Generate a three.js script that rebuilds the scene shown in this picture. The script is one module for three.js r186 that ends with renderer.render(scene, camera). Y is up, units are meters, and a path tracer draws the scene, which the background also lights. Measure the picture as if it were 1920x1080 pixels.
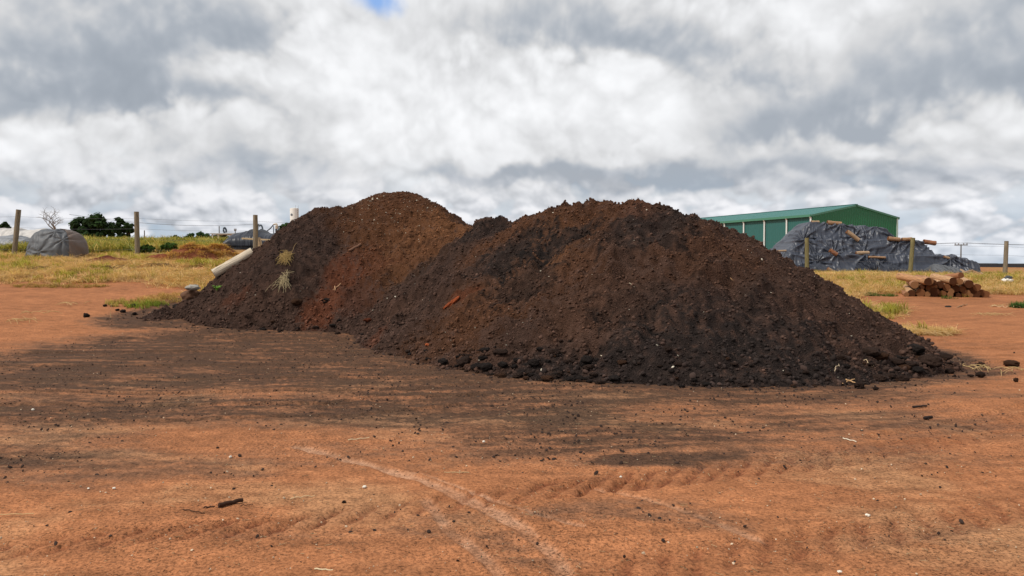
import * as THREE from 'three';
import { mergeGeometries, mergeVertices } from 'three/addons/utils/BufferGeometryUtils.js';

// ------------------------------------------------------------------ camera
const EYE = 1.65, FPX = 1450, PITCH = Math.atan(45 / FPX);
const scene = new THREE.Scene();
const camera = new THREE.PerspectiveCamera(2 * Math.atan(540 / FPX) * 180 / Math.PI, 16 / 9, 0.1, 6000);
camera.position.set(0, EYE, 0);
camera.rotation.set(-PITCH, 0, 0);
const renderer = new THREE.WebGLRenderer({ antialias: true });
renderer.toneMapping = THREE.LinearToneMapping;
renderer.toneMappingExposure = 1.0;
renderer.shadowMap.enabled = true;

// ------------------------------------------------------------------ numbers
function rng(seed) { let s = seed >>> 0; return () => { s = (s + 0x6d2b79f5) | 0; let t = Math.imul(s ^ (s >>> 15), 1 | s); t = (t + Math.imul(t ^ (t >>> 7), 61 | t)) ^ t; return ((t ^ (t >>> 14)) >>> 0) / 4294967296; }; }
const PERM = new Uint8Array(512); { const r = rng(77), p = [...Array(256).keys()]; for (let i = 255; i > 0; i--) { const j = Math.floor(r() * (i + 1)); const t = p[i]; p[i] = p[j]; p[j] = t; } for (let i = 0; i < 512; i++) PERM[i] = p[i & 255]; }
const GX = new Float32Array(256), GY = new Float32Array(256); for (let i = 0; i < 256; i++) { GX[i] = Math.cos(i / 256 * 6.28318 * 7.3); GY[i] = Math.sin(i / 256 * 6.28318 * 7.3); }
function noise(x, y) {   // gradient noise, about -1..1
  const xi = Math.floor(x), yi = Math.floor(y), fx = x - xi, fy = y - yi, X = xi & 255, Y = yi & 255;
  const u = fx * fx * fx * (fx * (fx * 6 - 15) + 10), v = fy * fy * fy * (fy * (fy * 6 - 15) + 10);
  const a = PERM[PERM[X] + Y], b = PERM[PERM[X + 1] + Y], c = PERM[PERM[X] + Y + 1], d = PERM[PERM[X + 1] + Y + 1];
  const n0 = GX[a] * fx + GY[a] * fy, n1 = GX[b] * (fx - 1) + GY[b] * fy, n2 = GX[c] * fx + GY[c] * (fy - 1), n3 = GX[d] * (fx - 1) + GY[d] * (fy - 1);
  const p = n0 + u * (n1 - n0), q = n2 + u * (n3 - n2);
  return (p + v * (q - p)) * 1.5;
}
function fbm(x, y, o) { let s = 0, a = 0.5; for (let i = 0; i < o; i++) { s += a * noise(x, y); x = x * 2.03 + 17.1; y = y * 2.03 - 9.7; a *= 0.5; } return s; }
function worley(x, y) {  // distance to the nearest point
  const xi = Math.floor(x), yi = Math.floor(y); let m = 9;
  for (let j = -1; j <= 1; j++) for (let i = -1; i <= 1; i++) {
    const h = PERM[PERM[(xi + i) & 255] + ((yi + j) & 255)], g = PERM[h + 91], dx = i + h / 255 - (x - xi), dy = j + g / 255 - (y - yi), d = dx * dx + dy * dy;
    if (d < m) m = d;
  }
  return Math.sqrt(m);
}
const clamp = (x, a = 0, b = 1) => Math.min(b, Math.max(a, x)), lerp = (a, b, t) => a + (b - a) * t;
const sstep = (a, b, x) => { const t = clamp((x - a) / (b - a)); return t * t * (3 - 2 * t); };
function table(t, x) { if (x <= t[0][0]) return t[0][1]; for (let i = 1; i < t.length; i++) if (x <= t[i][0]) { const k = (x - t[i - 1][0]) / (t[i][0] - t[i - 1][0]); return lerp(t[i - 1][1], t[i][1], k); } return t[t.length - 1][1]; }
function smoothTable(t, x) { if (x <= t[0][0]) return t[0][1]; for (let i = 1; i < t.length; i++) if (x <= t[i][0]) { const k = (x - t[i - 1][0]) / (t[i][0] - t[i - 1][0]); return lerp(t[i - 1][1], t[i][1], k * k * (3 - 2 * k)); } return t[t.length - 1][1]; }

// a sight line through a point measured on the photograph (1920 x 1080), used to survey where things stand
const sp = Math.sin(PITCH), cp = Math.cos(PITCH);
function sight(u, v) { const a = (u - 960) / FPX, b = (540 - v) / FPX; const fwd = cp + b * sp; return [a / fwd, (b * cp - sp) / fwd]; }   // x and y per metre forward
function at(u, v, D) { const [a, b] = sight(u, v); return new THREE.Vector3(a * D, EYE + b * D, -D); }

// ------------------------------------------------------------------ sky
const SUN = new THREE.Vector3(-0.75, 1.0, 0.16).normalize();
function buildSky() {
  const W = 4096, H = 2048, data = new Float32Array(W * H * 4);
  const toDir = (u, v) => { const [a, b] = sight(u, v); const l = Math.hypot(a, b, 1); return [Math.atan2(a, 1) * 57.2958, Math.asin(b / l) * 57.2958]; };
  const deg = 0.0395;   // degrees per photograph pixel
  // cloud masses: where the deck is thick and grey (negative) or thin and bright (positive)
  const masses = [
    [110, 150, 300, 62, -0.50], [60, 60, 260, 60, -0.22], [430, 40, 190, 50, -0.40], [360, 190, 130, 22, -0.25], [1050, 70, 190, 58, -0.42], [870, 90, 60, 40, -0.1], [1600, 190, 300, 42, -0.42], [1470, 245, 130, 34, -0.40],
    [1330, 110, 120, 30, -0.2], [1230, 328, 330, 17, -0.62], [930, 322, 160, 18, -0.35], [1560, 355, 130, 16, -0.35], [1800, 60, 190, 70, -0.36], [1830, 160, 130, 36, -0.16], [1660, 318, 160, 24, -0.30], [560, 250, 110, 40, -0.16], [1850, 330, 150, 22, -0.2], [470, 300, 90, 20, -0.22], [820, 250, 60, 30, -0.05],
    [1235, 215, 170, 70, 0.62], [1180, 130, 90, 30, 0.3], [1000, 190, 120, 60, 0.34], [740, 215, 190, 70, 0.36], [640, 80, 150, 50, 0.20], [1540, 55, 90, 55, 0.46], [1500, 20, 160, 20, 0.3], [330, 222, 110, 24, 0.42], [50, 280, 80, 30, 0.42], [560, 140, 130, 40, 0.2],
  ].map(([u, v, ru, rv, s]) => { const [az, el] = toDir(u, v); return [az, el, ru * deg, rv * deg, s]; });
  const [hAz, hEl] = toDir(708, 0);
  const puff = (x, y, n) => { let s = 0, a = 0.5; for (let i = 0; i < n; i++) { s += a * (i < 5 ? 1.9 * (0.47 - worley(x, y)) : 0.8 * noise(x, y)); const X = x; x = x * 1.79 + y * 0.62 + 5.2; y = y * 1.79 - X * 0.62 - 3.1; a *= 0.54; } return s; };
  for (let y = 0; y < H; y++) {
    const el = ((y + 0.5) / H - 0.5) * 180;
    if (el < -1) { for (let x = 0; x < W; x++) { const o = (y * W + x) * 4; data[o] = 0.50; data[o + 1] = 0.57; data[o + 2] = 0.66; data[o + 3] = 1; } continue; }
    const inFrame = sstep(34, 24, el), low = sstep(8.5, 2.5, el), hz = sstep(2.2, 0, el);
    const gy = 14 * Math.log(1 + Math.max(el, -0.9) / 6);   // heights are foreshortened towards the horizon
    for (let x = 0; x < W; x++) {
      let az = ((x + 0.5) / W) * 360 - 90; if (az > 180) az -= 360;   // 0 = straight ahead (-z), positive to the right (+x)
      const ex = Math.sin(az / 114.59) * 114.6, fine = el < 40;
      const w1x = fbm(ex * 0.10 + 3.3, gy * 0.14 + 1.7, 3), w1y = fbm(ex * 0.10 - 8.1, gy * 0.14 + 6.2, 3);
      const w2x = fbm(ex * 0.40 + 13.3, gy * 0.55 + 4.7, fine ? 5 : 3), w2y = fbm(ex * 0.40 - 5.1, gy * 0.55 + 16.2, fine ? 5 : 3);
      const near = fine && Math.abs(az) < 62, w0x = 0.30 * noise(ex * 0.07 + 9, gy * 0.1) + 0.05 * noise(ex * 0.5, gy * 0.6 + 3), w0y = 0.30 * noise(ex * 0.07 - 4, gy * 0.1 + 8) + 0.05 * noise(ex * 0.5 + 20, gy * 0.6), pf = puff(ex * 0.16 + w0x, gy * 0.20 + w0y, near ? 7 : 2), pg = puff(ex * 0.16 + w0x + 0.05, gy * 0.20 + w0y + 0.12, near ? 6 : 2);
      const wa = az + (pf - 0.05) * 3.2 + w1x * 3.0 + w2x * 1.0, we = el + (-(pf - 0.05) * 2.2 + w1y * 1.4 + w2y * 0.65) * (0.45 + 0.55 * sstep(2, 10, el));
      const win = inFrame * sstep(48, 36, Math.abs(az));
      let b = 0;
      if (win > 0) for (const m of masses) { const dx = (wa - m[0]) / m[2], dy = (we - m[1]) / m[3], d = dx * dx + dy * dy; if (d < 7) b += m[4] * Math.exp(-d * 0.9); }
      const wide = fbm(ex * 0.055 + 41 + w2x * 0.12, gy * 0.085 - 12 + w2y * 0.12, 4);
      b = b * win + wide * (1.0 - 0.65 * win);
      // soft rolls of the deck
      const wisp = w2x * 0.5 + w2y * 0.5;
      
      const t = b * 1.05 + pf * 0.30 + (pf - pg) * 0.46 + wisp * 0.20 - 0.02;
      let s = 0.545 + t * 0.74; s = s < 0.3 ? 0.3 * Math.exp((s - 0.3) / 0.3) : s; s = clamp(s); s = s * s * (3 - 2 * s) * 0.75 + s * 0.25;
      let L = lerp(0.37, 1.0, s);
      { const ux = ex * 0.085 + w0x * 0.5, uy = gy * 0.115 + w0y * 0.5, qa = puff(ux, uy, near ? 8 : 2), qb = puff(ux + 0.03, uy + 0.09, near ? 7 : 2), c = qa * 1.1 + b * 0.85 + wisp * 0.35 - 0.07, al = sstep(-0.05, 0.13, c) * 0.46 * sstep(-0.34, 0.06, b) * sstep(2, 6, el) * (fine ? 1 : 0.5), lt = clamp(0.56 + (qa - qb) * 1.5 + c * 0.5); L = lerp(L, lerp(0.40, 1.0, lt) * (1 + 0.22 * Math.min(0, b)), al); }
      const grey = sstep(0.72, 0.34, L); let r = L * (0.985 - 0.105 * grey), g = L * (0.995 - 0.01 * grey), bl = L * (1.015 + 0.115 * grey);
      // small cumulus low over the land, before pale blue air
      if (low > 0) {
        const cx = ex * 0.24 + w0x * 1.2, cy = gy * 0.29 + w0y * 1.2, f0 = puff(cx, cy, near ? 7 : 2), f1 = puff(cx + 0.07, cy + 0.16, near ? 6 : 2), big = fbm(ex * 0.13 + 7, gy * 0.24 + 3 + w1y * 0.5, 3);
        const c = sstep(-0.22, 0.02, f0 * 1.1 + big * 1.1 + b * 0.3 + 0.08), litTop = clamp(0.50 + (f0 - f1) * 1.25 + f0 * 0.55 + big * 0.45);
        const air = sstep(5.2, 0.8, el), ar = lerp(r, 0.43, 0.45 + 0.35 * air), ag = lerp(g, 0.545, 0.45 + 0.35 * air), ab = lerp(bl, 0.67, 0.45 + 0.35 * air);
        const cl = lerp(0.44, 1.02, litTop) * (1 + 0.45 * Math.min(0, b)), cr = cl * (0.93 + 0.06 * litTop), cg = cl * 0.985, cb = cl * (1.09 - 0.075 * litTop), k = low * 0.9;
        r = lerp(r, lerp(ar, cr, c * 0.9), k); g = lerp(g, lerp(ag, cg, c * 0.9), k); bl = lerp(bl, lerp(ab, cb, c * 0.9), k);
      }
      // blue gaps
      const hd = Math.hypot((az + w2x * 1.2 - hAz) / 2.1, (el + w2y * 0.8 - hEl) / 1.0) + w2x * 0.3, hole = Math.max(sstep(1.25, 0.1, hd) * 0.85, (1 - win) * sstep(0.34, 0.50, wide) * 0.5);
      r = lerp(r, 0.20, hole); g = lerp(g, 0.42, hole); bl = lerp(bl, 0.86, hole);
      r = lerp(r, 0.60, hz * 0.45); g = lerp(g, 0.69, hz * 0.45); bl = lerp(bl, 0.79, hz * 0.45);
      const o = (y * W + x) * 4; data[o] = r; data[o + 1] = g; data[o + 2] = bl; data[o + 3] = 1;
    }
  }
  const t = new THREE.DataTexture(data, W, H, THREE.RGBAFormat, THREE.FloatType);
  t.mapping = THREE.EquirectangularReflectionMapping; t.magFilter = THREE.LinearFilter; t.needsUpdate = true;
  return t;
}
scene.background = buildSky();
scene.environment = scene.background;
scene.environmentIntensity = 1;
const sun = new THREE.DirectionalLight(new THREE.Color(1.0, 0.94, 0.84), 3.1);
sun.position.copy(SUN).multiplyScalar(120); sun.target.position.set(0, 0, -25);
sun.castShadow = true; sun.shadow.radius = 5; sun.shadow.mapSize.set(4096, 4096);
Object.assign(sun.shadow.camera, { left: -60, right: 60, top: 60, bottom: -60, near: 1, far: 400 });
scene.add(sun, sun.target);

// ------------------------------------------------------------------ building helpers
const taken = new Map();
function numbered(name) { const n = taken.get(name) ?? 0; taken.set(name, n + 1); return n ? name + '_' + String(n).padStart(3, '0') : name; }
function shade(o) { o.traverse((m) => { if (m.isMesh) { m.castShadow = true; m.receiveShadow = true; } }); return o; }
function tag(o, label, category, group, kind) { if (label) o.userData.label = label; if (category) o.userData.category = category; if (group) o.userData.group = group; if (kind) o.userData.kind = kind; return o; }
function thing(name, label, category, pos, group) { const g = new THREE.Group(); g.name = numbered(name); if (pos) g.position.copy(pos); tag(g, label, category, group); scene.add(g); return g; }
function part(name, geo, mat, parent) { const m = new THREE.Mesh(geo, mat); m.name = name; m.castShadow = m.receiveShadow = true; parent.add(m); return m; }
function solo(name, geo, mat, label, category, pos, group) { const m = new THREE.Mesh(geo, mat); m.name = numbered(name); m.castShadow = m.receiveShadow = true; if (pos) m.position.copy(pos); tag(m, label, category, group); scene.add(m); return m; }
function mat(r, g, b, rough = 0.9, more = {}) { const m = new THREE.MeshPhysicalMaterial({ roughness: rough, specularIntensity: rough > 0.88 ? 0.25 : 1, ...more }); m.color.setRGB(r, g, b); return m; }
const V = (x, y, z) => new THREE.Vector3(x, y, z);
function tube(points, r0, r1 = r0, sides = 7, cap = true) {   // a tapered tube along points
  const pos = [], idx = [], n = points.length, up = V(0, 1, 0);
  for (let i = 0; i < n; i++) {
    const d = points[Math.min(i + 1, n - 1)].clone().sub(points[Math.max(i - 1, 0)]).normalize();
    const a = Math.abs(d.y) > 0.95 ? V(1, 0, 0) : up, s = d.clone().cross(a).normalize(), t = s.clone().cross(d), r = lerp(r0, r1, i / (n - 1));
    for (let k = 0; k < sides; k++) { const w = k / sides * Math.PI * 2, p = points[i]; pos.push(p.x + (s.x * Math.cos(w) + t.x * Math.sin(w)) * r, p.y + (s.y * Math.cos(w) + t.y * Math.sin(w)) * r, p.z + (s.z * Math.cos(w) + t.z * Math.sin(w)) * r); }
  }
  for (let i = 0; i < n - 1; i++) for (let k = 0; k < sides; k++) { const a = i * sides + k, b = i * sides + (k + 1) % sides; idx.push(a, b, a + sides, b, b + sides, a + sides); }
  if (cap) for (const [i, flip] of [[0, 0], [n - 1, 1]]) { const c = pos.length / 3; pos.push(points[i].x, points[i].y, points[i].z); for (let k = 0; k < sides; k++) { const a = i * sides + k, b = i * sides + (k + 1) % sides; flip ? idx.push(a, b, c) : idx.push(b, a, c); } }
  const g = new THREE.BufferGeometry(); g.setAttribute('position', new THREE.Float32BufferAttribute(pos, 3)); g.setIndex(idx); g.computeVertexNormals(); return g;
}
function line(a, b, sag, n = 14) { const p = []; for (let i = 0; i <= n; i++) { const t = i / n, q = a.clone().lerp(b, t); q.y -= sag * 4 * t * (1 - t); p.push(q); } return p; }
function box(w, h, d, x = 0, y = 0, z = 0) { return new THREE.BoxGeometry(w, h, d).translate(x, y, z); }

// grain textures, tiled
function grainTexture(size, fn, srgb) {
  const d = new Uint8Array(size * size * 4);
  for (let y = 0; y < size; y++) for (let x = 0; x < size; x++) { const c = fn(x / size, y / size), o = (y * size + x) * 4; d[o] = clamp(c[0]) * 255; d[o + 1] = clamp(c[1]) * 255; d[o + 2] = clamp(c[2]) * 255; d[o + 3] = 255; }
  const t = new THREE.DataTexture(d, size, size); t.wrapS = t.wrapT = THREE.RepeatWrapping; t.magFilter = THREE.LinearFilter; t.needsUpdate = true; if (srgb) t.colorSpace = THREE.SRGBColorSpace; return t;
}
const tile = (f, u, v) => { const a = f(u, v), b = f(u - 1, v), c = f(u, v - 1), d = f(u - 1, v - 1); return lerp(lerp(a, b, u), lerp(c, d, u), v); };
const soilBump = grainTexture(1024, (u, v) => { const h = tile((x, y) => 0.5 + 0.35 * fbm(x * 60, y * 60, 4) + 0.25 * (0.5 - worley(x * 110, y * 110)), u, v); return [h, h, h]; });
const soilGrain = grainTexture(1024, (u, v) => { const h = tile((x, y) => { const w = worley(x * 130, y * 130), m = fbm(x * 36 + 5, y * 36, 3); return fbm(x * 90 + 7, y * 90, 4) * 0.6 + noise(x * 300, y * 300) * 0.25 - 0.55 * sstep(0.34, 0.10, w) * sstep(-0.05, 0.35, m) + 0.35 * sstep(0.3, 0.08, worley(x * 95 + 40, y * 95)) * sstep(0.0, -0.35, m); }, u, v), k = Math.max(0.15, 0.80 + h * 1.75); return [k, k * 0.985, k * 0.96]; });
const crumbBump = grainTexture(1024, (u, v) => { const h = tile((x, y) => 0.75 - 0.7 * worley(x * 70, y * 70) + 0.25 * fbm(x * 40, y * 40, 3) + 0.2 * (0.5 - worley(x * 170, y * 170)), u, v); return [h, h, h]; });
const crumbGrain = grainTexture(1024, (u, v) => { const h = tile((x, y) => fbm(x * 70 + 3, y * 70, 4) * 0.8 + noise(x * 260, y * 260) * 0.3, u, v), k = 0.74 + h * 1.15; return [k, k * 0.985, k * 0.97]; });

// ------------------------------------------------------------------ the lie of the land
const FENCE_H = [[-60, 2.0], [-23, 2.0], [-12, 1.98], [-2, 1.72], [16, 1.06], [27, 0.9], [60, 0.8]];
function land(x, z) {
  const D = -z; if (D < 10) return 0;
  let h = smoothTable(FENCE_H, x * 38 / Math.max(D, 24)) * table([[13, 0], [16, 0.03], [36, 1], [9999, 1]], D);
  const r = sstep(-0.15, 0.35, x / D);
  h += (1 - r) * sstep(36, 52, D) * 0.75 + r * sstep(42, 62, D) * 0.46;
  if (D > 62) h -= (D - 62) * lerp(0.006, 0.014, r);
  return h;
}
function landHit(u, v) { const [a, b] = sight(u, v); for (let D = 2; D < 300; D += 0.02) if (EYE + b * D < land(a * D, -D)) return V(a * D, land(a * D, -D), -D); return null; }

// the heap: ridges, with the repose slope falling away on all sides
const ridges = [
  { s: 0.64, r: 0.4, p: [[1345, 438, 14.6], [1298, 407, 14.8], [1262, 395, 14.9], [1225, 388, 15.1]] },
  { s: 0.735, r: 0.3, p: [[1205, 390, 15.3], [1150, 391, 15.7], [1122, 396, 16.0], [1094, 389, 16.1], [1066, 390, 16.3], [1036, 396, 16.5], [1000, 413, 17.1]] },
  { s: 0.85, r: 0.12, p: [[1000, 412, 17.4], [910, 413, 18.2]] },
  { s: 0.78, r: 0.7, p: [[730, 361, 22.2], [756, 360, 22.2], [804, 391, 21.4], [872, 437, 19.6]] },
  { s: 0.82, r: 0.25, p: [[600, 388, 21.2], [632, 388, 21.3], [684, 392, 22.0]] },
  { s: 0.60, r: 0.3, p: [[440, 530, 20.0], [372, 565, 19.6], [312, 583, 19.0]] },
  { s: 0.62, r: 0.35, p: [[1600, 640, 12.7], [1680, 674, 12.45]] },
  { s: 0.55, r: 0.25, p: [[1680, 674, 12.45], [1770, 690, 12.2]] },
].map((o) => ({ ...o, q: o.p.map((a) => at(...a)) }));
function heapBase(x, z) {
  let best = -3;
  for (const o of ridges) {
    let top = -9;
    for (let i = 0; i < o.q.length - 1; i++) {
      const a = o.q[i], b = o.q[i + 1], dx = b.x - a.x, dz = b.z - a.z, t = clamp(((x - a.x) * dx + (z - a.z) * dz) / (dx * dx + dz * dz));
      const d = Math.hypot(x - a.x - dx * t, z - a.z - dz * t), h = a.y + (b.y - a.y) * t - o.s * (Math.sqrt(d * d + o.r * o.r) - o.r);
      if (h > top) top = h;
    }
    const k = 0.05, m = Math.max(best, top), w = Math.abs(best - top);
    best = w < k * 4 ? m + (k * 4 - w) * (k * 4 - w) / (k * 16) : m;
  }
  return best;
}
function heapTop(x, z) {
  const b = heapBase(x + 0.12 * fbm(x * 0.9, z * 0.9, 2), z + 0.12 * fbm(x * 0.9 + 40, z * 0.9, 2));
  if (b < -0.6) return b;
  const rear = 1 - 0.8 * sstep(1.7, 0.5, Math.hypot(x + 3.2, z + 22)), e = sstep(-0.1, 0.5, b) * rear;
  // slumped lobes, gullies that run down, crumbs
  let h = b + e * (0.18 * fbm(x * 0.8, z * 0.5, 3) + 0.14 * fbm(x * 2.1 + 9, z * 1.6, 3)) + e * 0.19 * (0.30 - Math.abs(noise(x * 1.05 + z * 0.35, b * 2.1 + 3 + 0.5 * noise(x * 1.7, z * 1.7)))) + e * 0.10 * (0.3 - Math.abs(noise(x * 2.3 - z * 0.4, b * 4.7 + 11)));
  const rug = 0.5 + 0.7 * sstep(-0.1, 0.5, fbm(x * 0.7 + 31, z * 0.7 + 8, 2));
  h += rear * rug * (0.06 * (0.55 - worley(x * 2.2, z * 2.6)) + 0.05 * (0.5 - worley(x * 5.6, z * 6.3)) + 0.028 * (0.5 - worley(x * 12, z * 13)) + 0.07 * (0.4 - Math.abs(noise(x * 1.6 + 0.5 * z, z * 2.6 + 5))) + 0.05 * (0.4 - Math.abs(noise(x * 3.7, z * 5.1 + 9)))) + rear * 0.085 * fbm(x * 5 + 2, z * 6, 3);
  const crag = sstep(1.7, 0.3, Math.hypot(x - 1.3, z + 16.2));
  h += crag * (0.20 * (0.42 - worley(x * 2.7 + 5, z * 2.7)) + 0.10 * (0.5 - worley(x * 6.1, z * 6.1)));
  return h;
}
const bands = [];   // filled below: wheel ruts in the yard
function surveyHeap(u, v) { const [a, b] = sight(u, v); for (let D = 6; D < 30; D += 0.03) { const x = a * D, y = EYE + b * D; if (y < Math.max(heapTop(x, -D), land(x, -D))) return V(x, y, -D); } return landHit(u, v); }

// ruts: [points on the ground, half width, depth, lug spacing, lug slant, pale]
const flat = (u, v) => { const p = landHit(u, v); return [p.x, p.z]; };
function rut(pts, half, depth, lug, slant, pale = 0, dark = 0) { bands.push({ p: pts.map(([u, v]) => flat(u, v)), half, depth, lug, slant, pale, dark }); }
rut([[-150, 1050], [60, 1022], [300, 1000], [520, 985], [760, 952], [1000, 925], [1180, 905]], 0.19, 0.024, 0.24, 0.9, 0, 1.0);
rut([[1050, 915], [1250, 893], [1480, 872], [1620, 850], [1780, 822], [1990, 775]], 0.26, 0.022, 0.22, 1.1, 0, 0.95);
rut([[1150, 1085], [1330, 1050], [1560, 1010], [1750, 985], [1990, 930]], 0.22, 0.022, 0.24, 0.9, 0, 0.95);
rut([[1640, 820], [1780, 795], [2000, 748]], 0.10, 0.025, 0, 0, 0, 0.25);
rut([[560, 838], [690, 872], [800, 905], [880, 940], [975, 985], [1040, 1040], [1070, 1100]], 0.065, 0.016, 0, 0, 1.0);
rut([[700, 880], [790, 890], [900, 930], [1000, 962], [1090, 985]], 0.03, 0.008, 0, 0, 0.8);
rut([[800, 940], [840, 990], [900, 1040], [960, 1100]], 0.05, 0.010, 0, 0, 0.7);
rut([[1110, 915], [1230, 940], [1330, 975], [1420, 1010]], 0.04, 0.010, 0, 0, 0.6);
for (let i = 0; i < 7; i++) rut([[-60, 640 + i * 24], [300, 634 + i * 26], [650, 636 + i * 24], [900, 650 + i * 16 + 12]], 0.08 + 0.03 * (i % 3), 0.02, 0, 0, 0, 0.3);
rut([[600, 760], [800, 728], [1000, 712], [1200, 740]], 0.12, 0.018, 0, 0, 0, 0.3);
for (let i = 0; i < 4; i++) rut([[1640, 636 + i * 14], [1800, 640 + i * 13], [2000, 644 + i * 12]], 0.14, 0.02, 0, 0, 0, 0.15);
for (const b of bands) { b.x0 = Math.min(...b.p.map((q) => q[0])) - 1; b.x1 = Math.max(...b.p.map((q) => q[0])) + 1; b.z0 = Math.min(...b.p.map((q) => q[1])) - 1; b.z1 = Math.max(...b.p.map((q) => q[1])) + 1; }
function ruts(x, z, out) {
  let h = 0; out.pale = 0; out.dark = 0;
  for (const b of bands) {
    if (x < b.x0 || x > b.x1 || z < b.z0 || z > b.z1) continue;
    let bd = 9, along = 0, sum = 0, side = 0;
    for (let i = 0; i < b.p.length - 1; i++) {
      const [ax, az] = b.p[i], [bx, bz] = b.p[i + 1], dx = bx - ax, dz = bz - az, l = Math.hypot(dx, dz), t = clamp(((x - ax) * dx + (z - az) * dz) / (l * l)), ex = x - ax - dx * t, ez = z - az - dz * t, d = Math.hypot(ex, ez);
      if (d < bd) { bd = d; along = sum + t * l; side = (dx * ez - dz * ex) > 0 ? 1 : -1; }
      sum += l;
    }
    const wob = b.half * (1 + 0.5 * fbm(x * 2.3 + b.half * 90, z * 2.3, 2));
    if (bd > wob * 2.2) continue;
    const q = bd / wob, bowl = sstep(1.15, 0.55, q), rim = sstep(0.8, 1.15, q) * sstep(1.9, 1.2, q), fade = 0.55 + 0.8 * clamp(fbm(along * 0.5 + b.half * 60, b.depth * 900, 2) + 0.4);
    let f = b.lug ? -bowl * b.depth * 0.25 : -bowl * b.depth + rim * b.depth * 0.6;
    if (b.lug) { const ph = (along + side * bd * b.slant + 0.07 * fbm(x * 4, z * 4, 2)) / b.lug, s = ph - Math.floor(ph), bar = sstep(0.02, 0.14, s) * sstep(0.52, 0.36, s) * sstep(0.08, 0.3, q + 0.15); f -= bowl * bar * b.depth * 1.1; out.dark = Math.max(out.dark, bowl * bar * b.dark * fade); }
    h += f * fade; out.pale = Math.max(out.pale, bowl * b.pale * fade); out.dark = Math.max(out.dark, bowl * b.dark * fade * (b.lug ? 0.25 : 0.75));
  }
  return h;
}
// where spilled compost has mixed with the red soil: centre on the ground, radii in metres, strength
const spills = [[600, 645, 4.4, 3.2, 1], [330, 660, 3.6, 2.2, 0.75], [250, 700, 3.6, 1.4, 0.9], [900, 700, 2.6, 1.6, 1], [120, 770, 2.4, 0.75, 0.75], [30, 835, 1.0, 0.6, 0.7], [280, 868, 1.25, 0.42, 0.45], [700, 770, 2.6, 0.75, 0.6], [1300, 738, 3.3, 0.6, 0.66], [1420, 800, 2.4, 0.7, 0.28], [1240, 862, 0.75, 0.2, 0.95], [1120, 822, 1.4, 0.45, 0.62],
  [1560, 735, 2.2, 0.6, 0.5], [1640, 790, 1.2, 0.5, 0.35], [1200, 960, 0.62, 0.28, 0.62], [880, 985, 0.4, 0.3, 0.55], [1700, 860, 1.1, 0.3, 0.32], [960, 1040, 0.4, 0.22, 0.45], [560, 1005, 0.6, 0.16, 0.38], [1720, 1000, 0.6, 0.16, 0.35], [820, 860, 0.9, 0.3, 0.4], [500, 725, 4.6, 1.8, 0.52], [1330, 800, 3.2, 1.5, 0.32], [1040, 820, 2.4, 0.9, 0.34], [980, 760, 2.6, 1.0, 0.5], [90, 690, 3.0, 1.6, 0.4], [1600, 770, 1.4, 0.8, 0.28], [140, 880, 1.2, 0.5, 0.5]].map(([u, v, rx, rz, s]) => { const p = flat(u, v); return [p[0], p[1], rx * 1.08, rz * 1.22, s]; });
function spill(x, z) {
  const wx = x + 0.5 * fbm(x * 0.9, z * 0.9, 3), wz = z + 0.35 * fbm(x * 0.9 + 20, z * 1.2, 3);
  let m = 0;
  for (const s of spills) { const dx = (wx - s[0]) / s[2], dz = (wz - s[1]) / s[3], d = dx * dx + dz * dz; if (d < 2.05) m = 1 - (1 - m) * (1 - s[4] * sstep(2.0, 0.15, d)); }
  if (z < -8 && z > -24) m = Math.max(m, sstep(-0.75, -0.1, heapBase(x, z)) * 1.0);
  return m;
}
function grassCover(x, z) {   // 0..1, how thickly grass grows
  const D = -z, n = fbm(x * 0.35, z * 0.35, 3), n2 = fbm(x * 1.1 + 7, z * 1.1, 2), u = x / D;
  if (D < 17) return 0;
  if (x < -2) { const edge = 26.2 + 2.0 * n * 2 + 1.2 * n2 - 3.6 * sstep(-0.50, -0.34, u); let g = sstep(edge - 1.0, edge + 1.5, D) * (0.50 + 1.2 * n + 0.7 * n2); return clamp(g + 0.6 * sstep(40, 46, D)); }
  const edge = 27.4 + 2.6 * n + 1.4 * n2 - 8.0 * sstep(0.47, 0.40, u);
  let g = sstep(edge - 0.6, edge + 1.6, D) * (0.68 + 1.1 * n + 0.6 * n2) * (1 - 0.8 * sstep(43, 44.5, D) * (1 - sstep(0.60, 0.63, u)));
  const strip = Math.exp(-Math.pow((D - 17.3 - 0.9 * n) / 0.62, 2)) * sstep(0.40, 0.43, u) * sstep(0.585, 0.55, u);
  const strip2 = Math.exp(-Math.pow((D - 21.4 - n) / 0.8, 2)) * sstep(0.36, 0.40, u) * sstep(0.52, 0.48, u) * 0.9;
  return clamp(Math.max(g, strip * 1.1, strip2));
}

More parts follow.
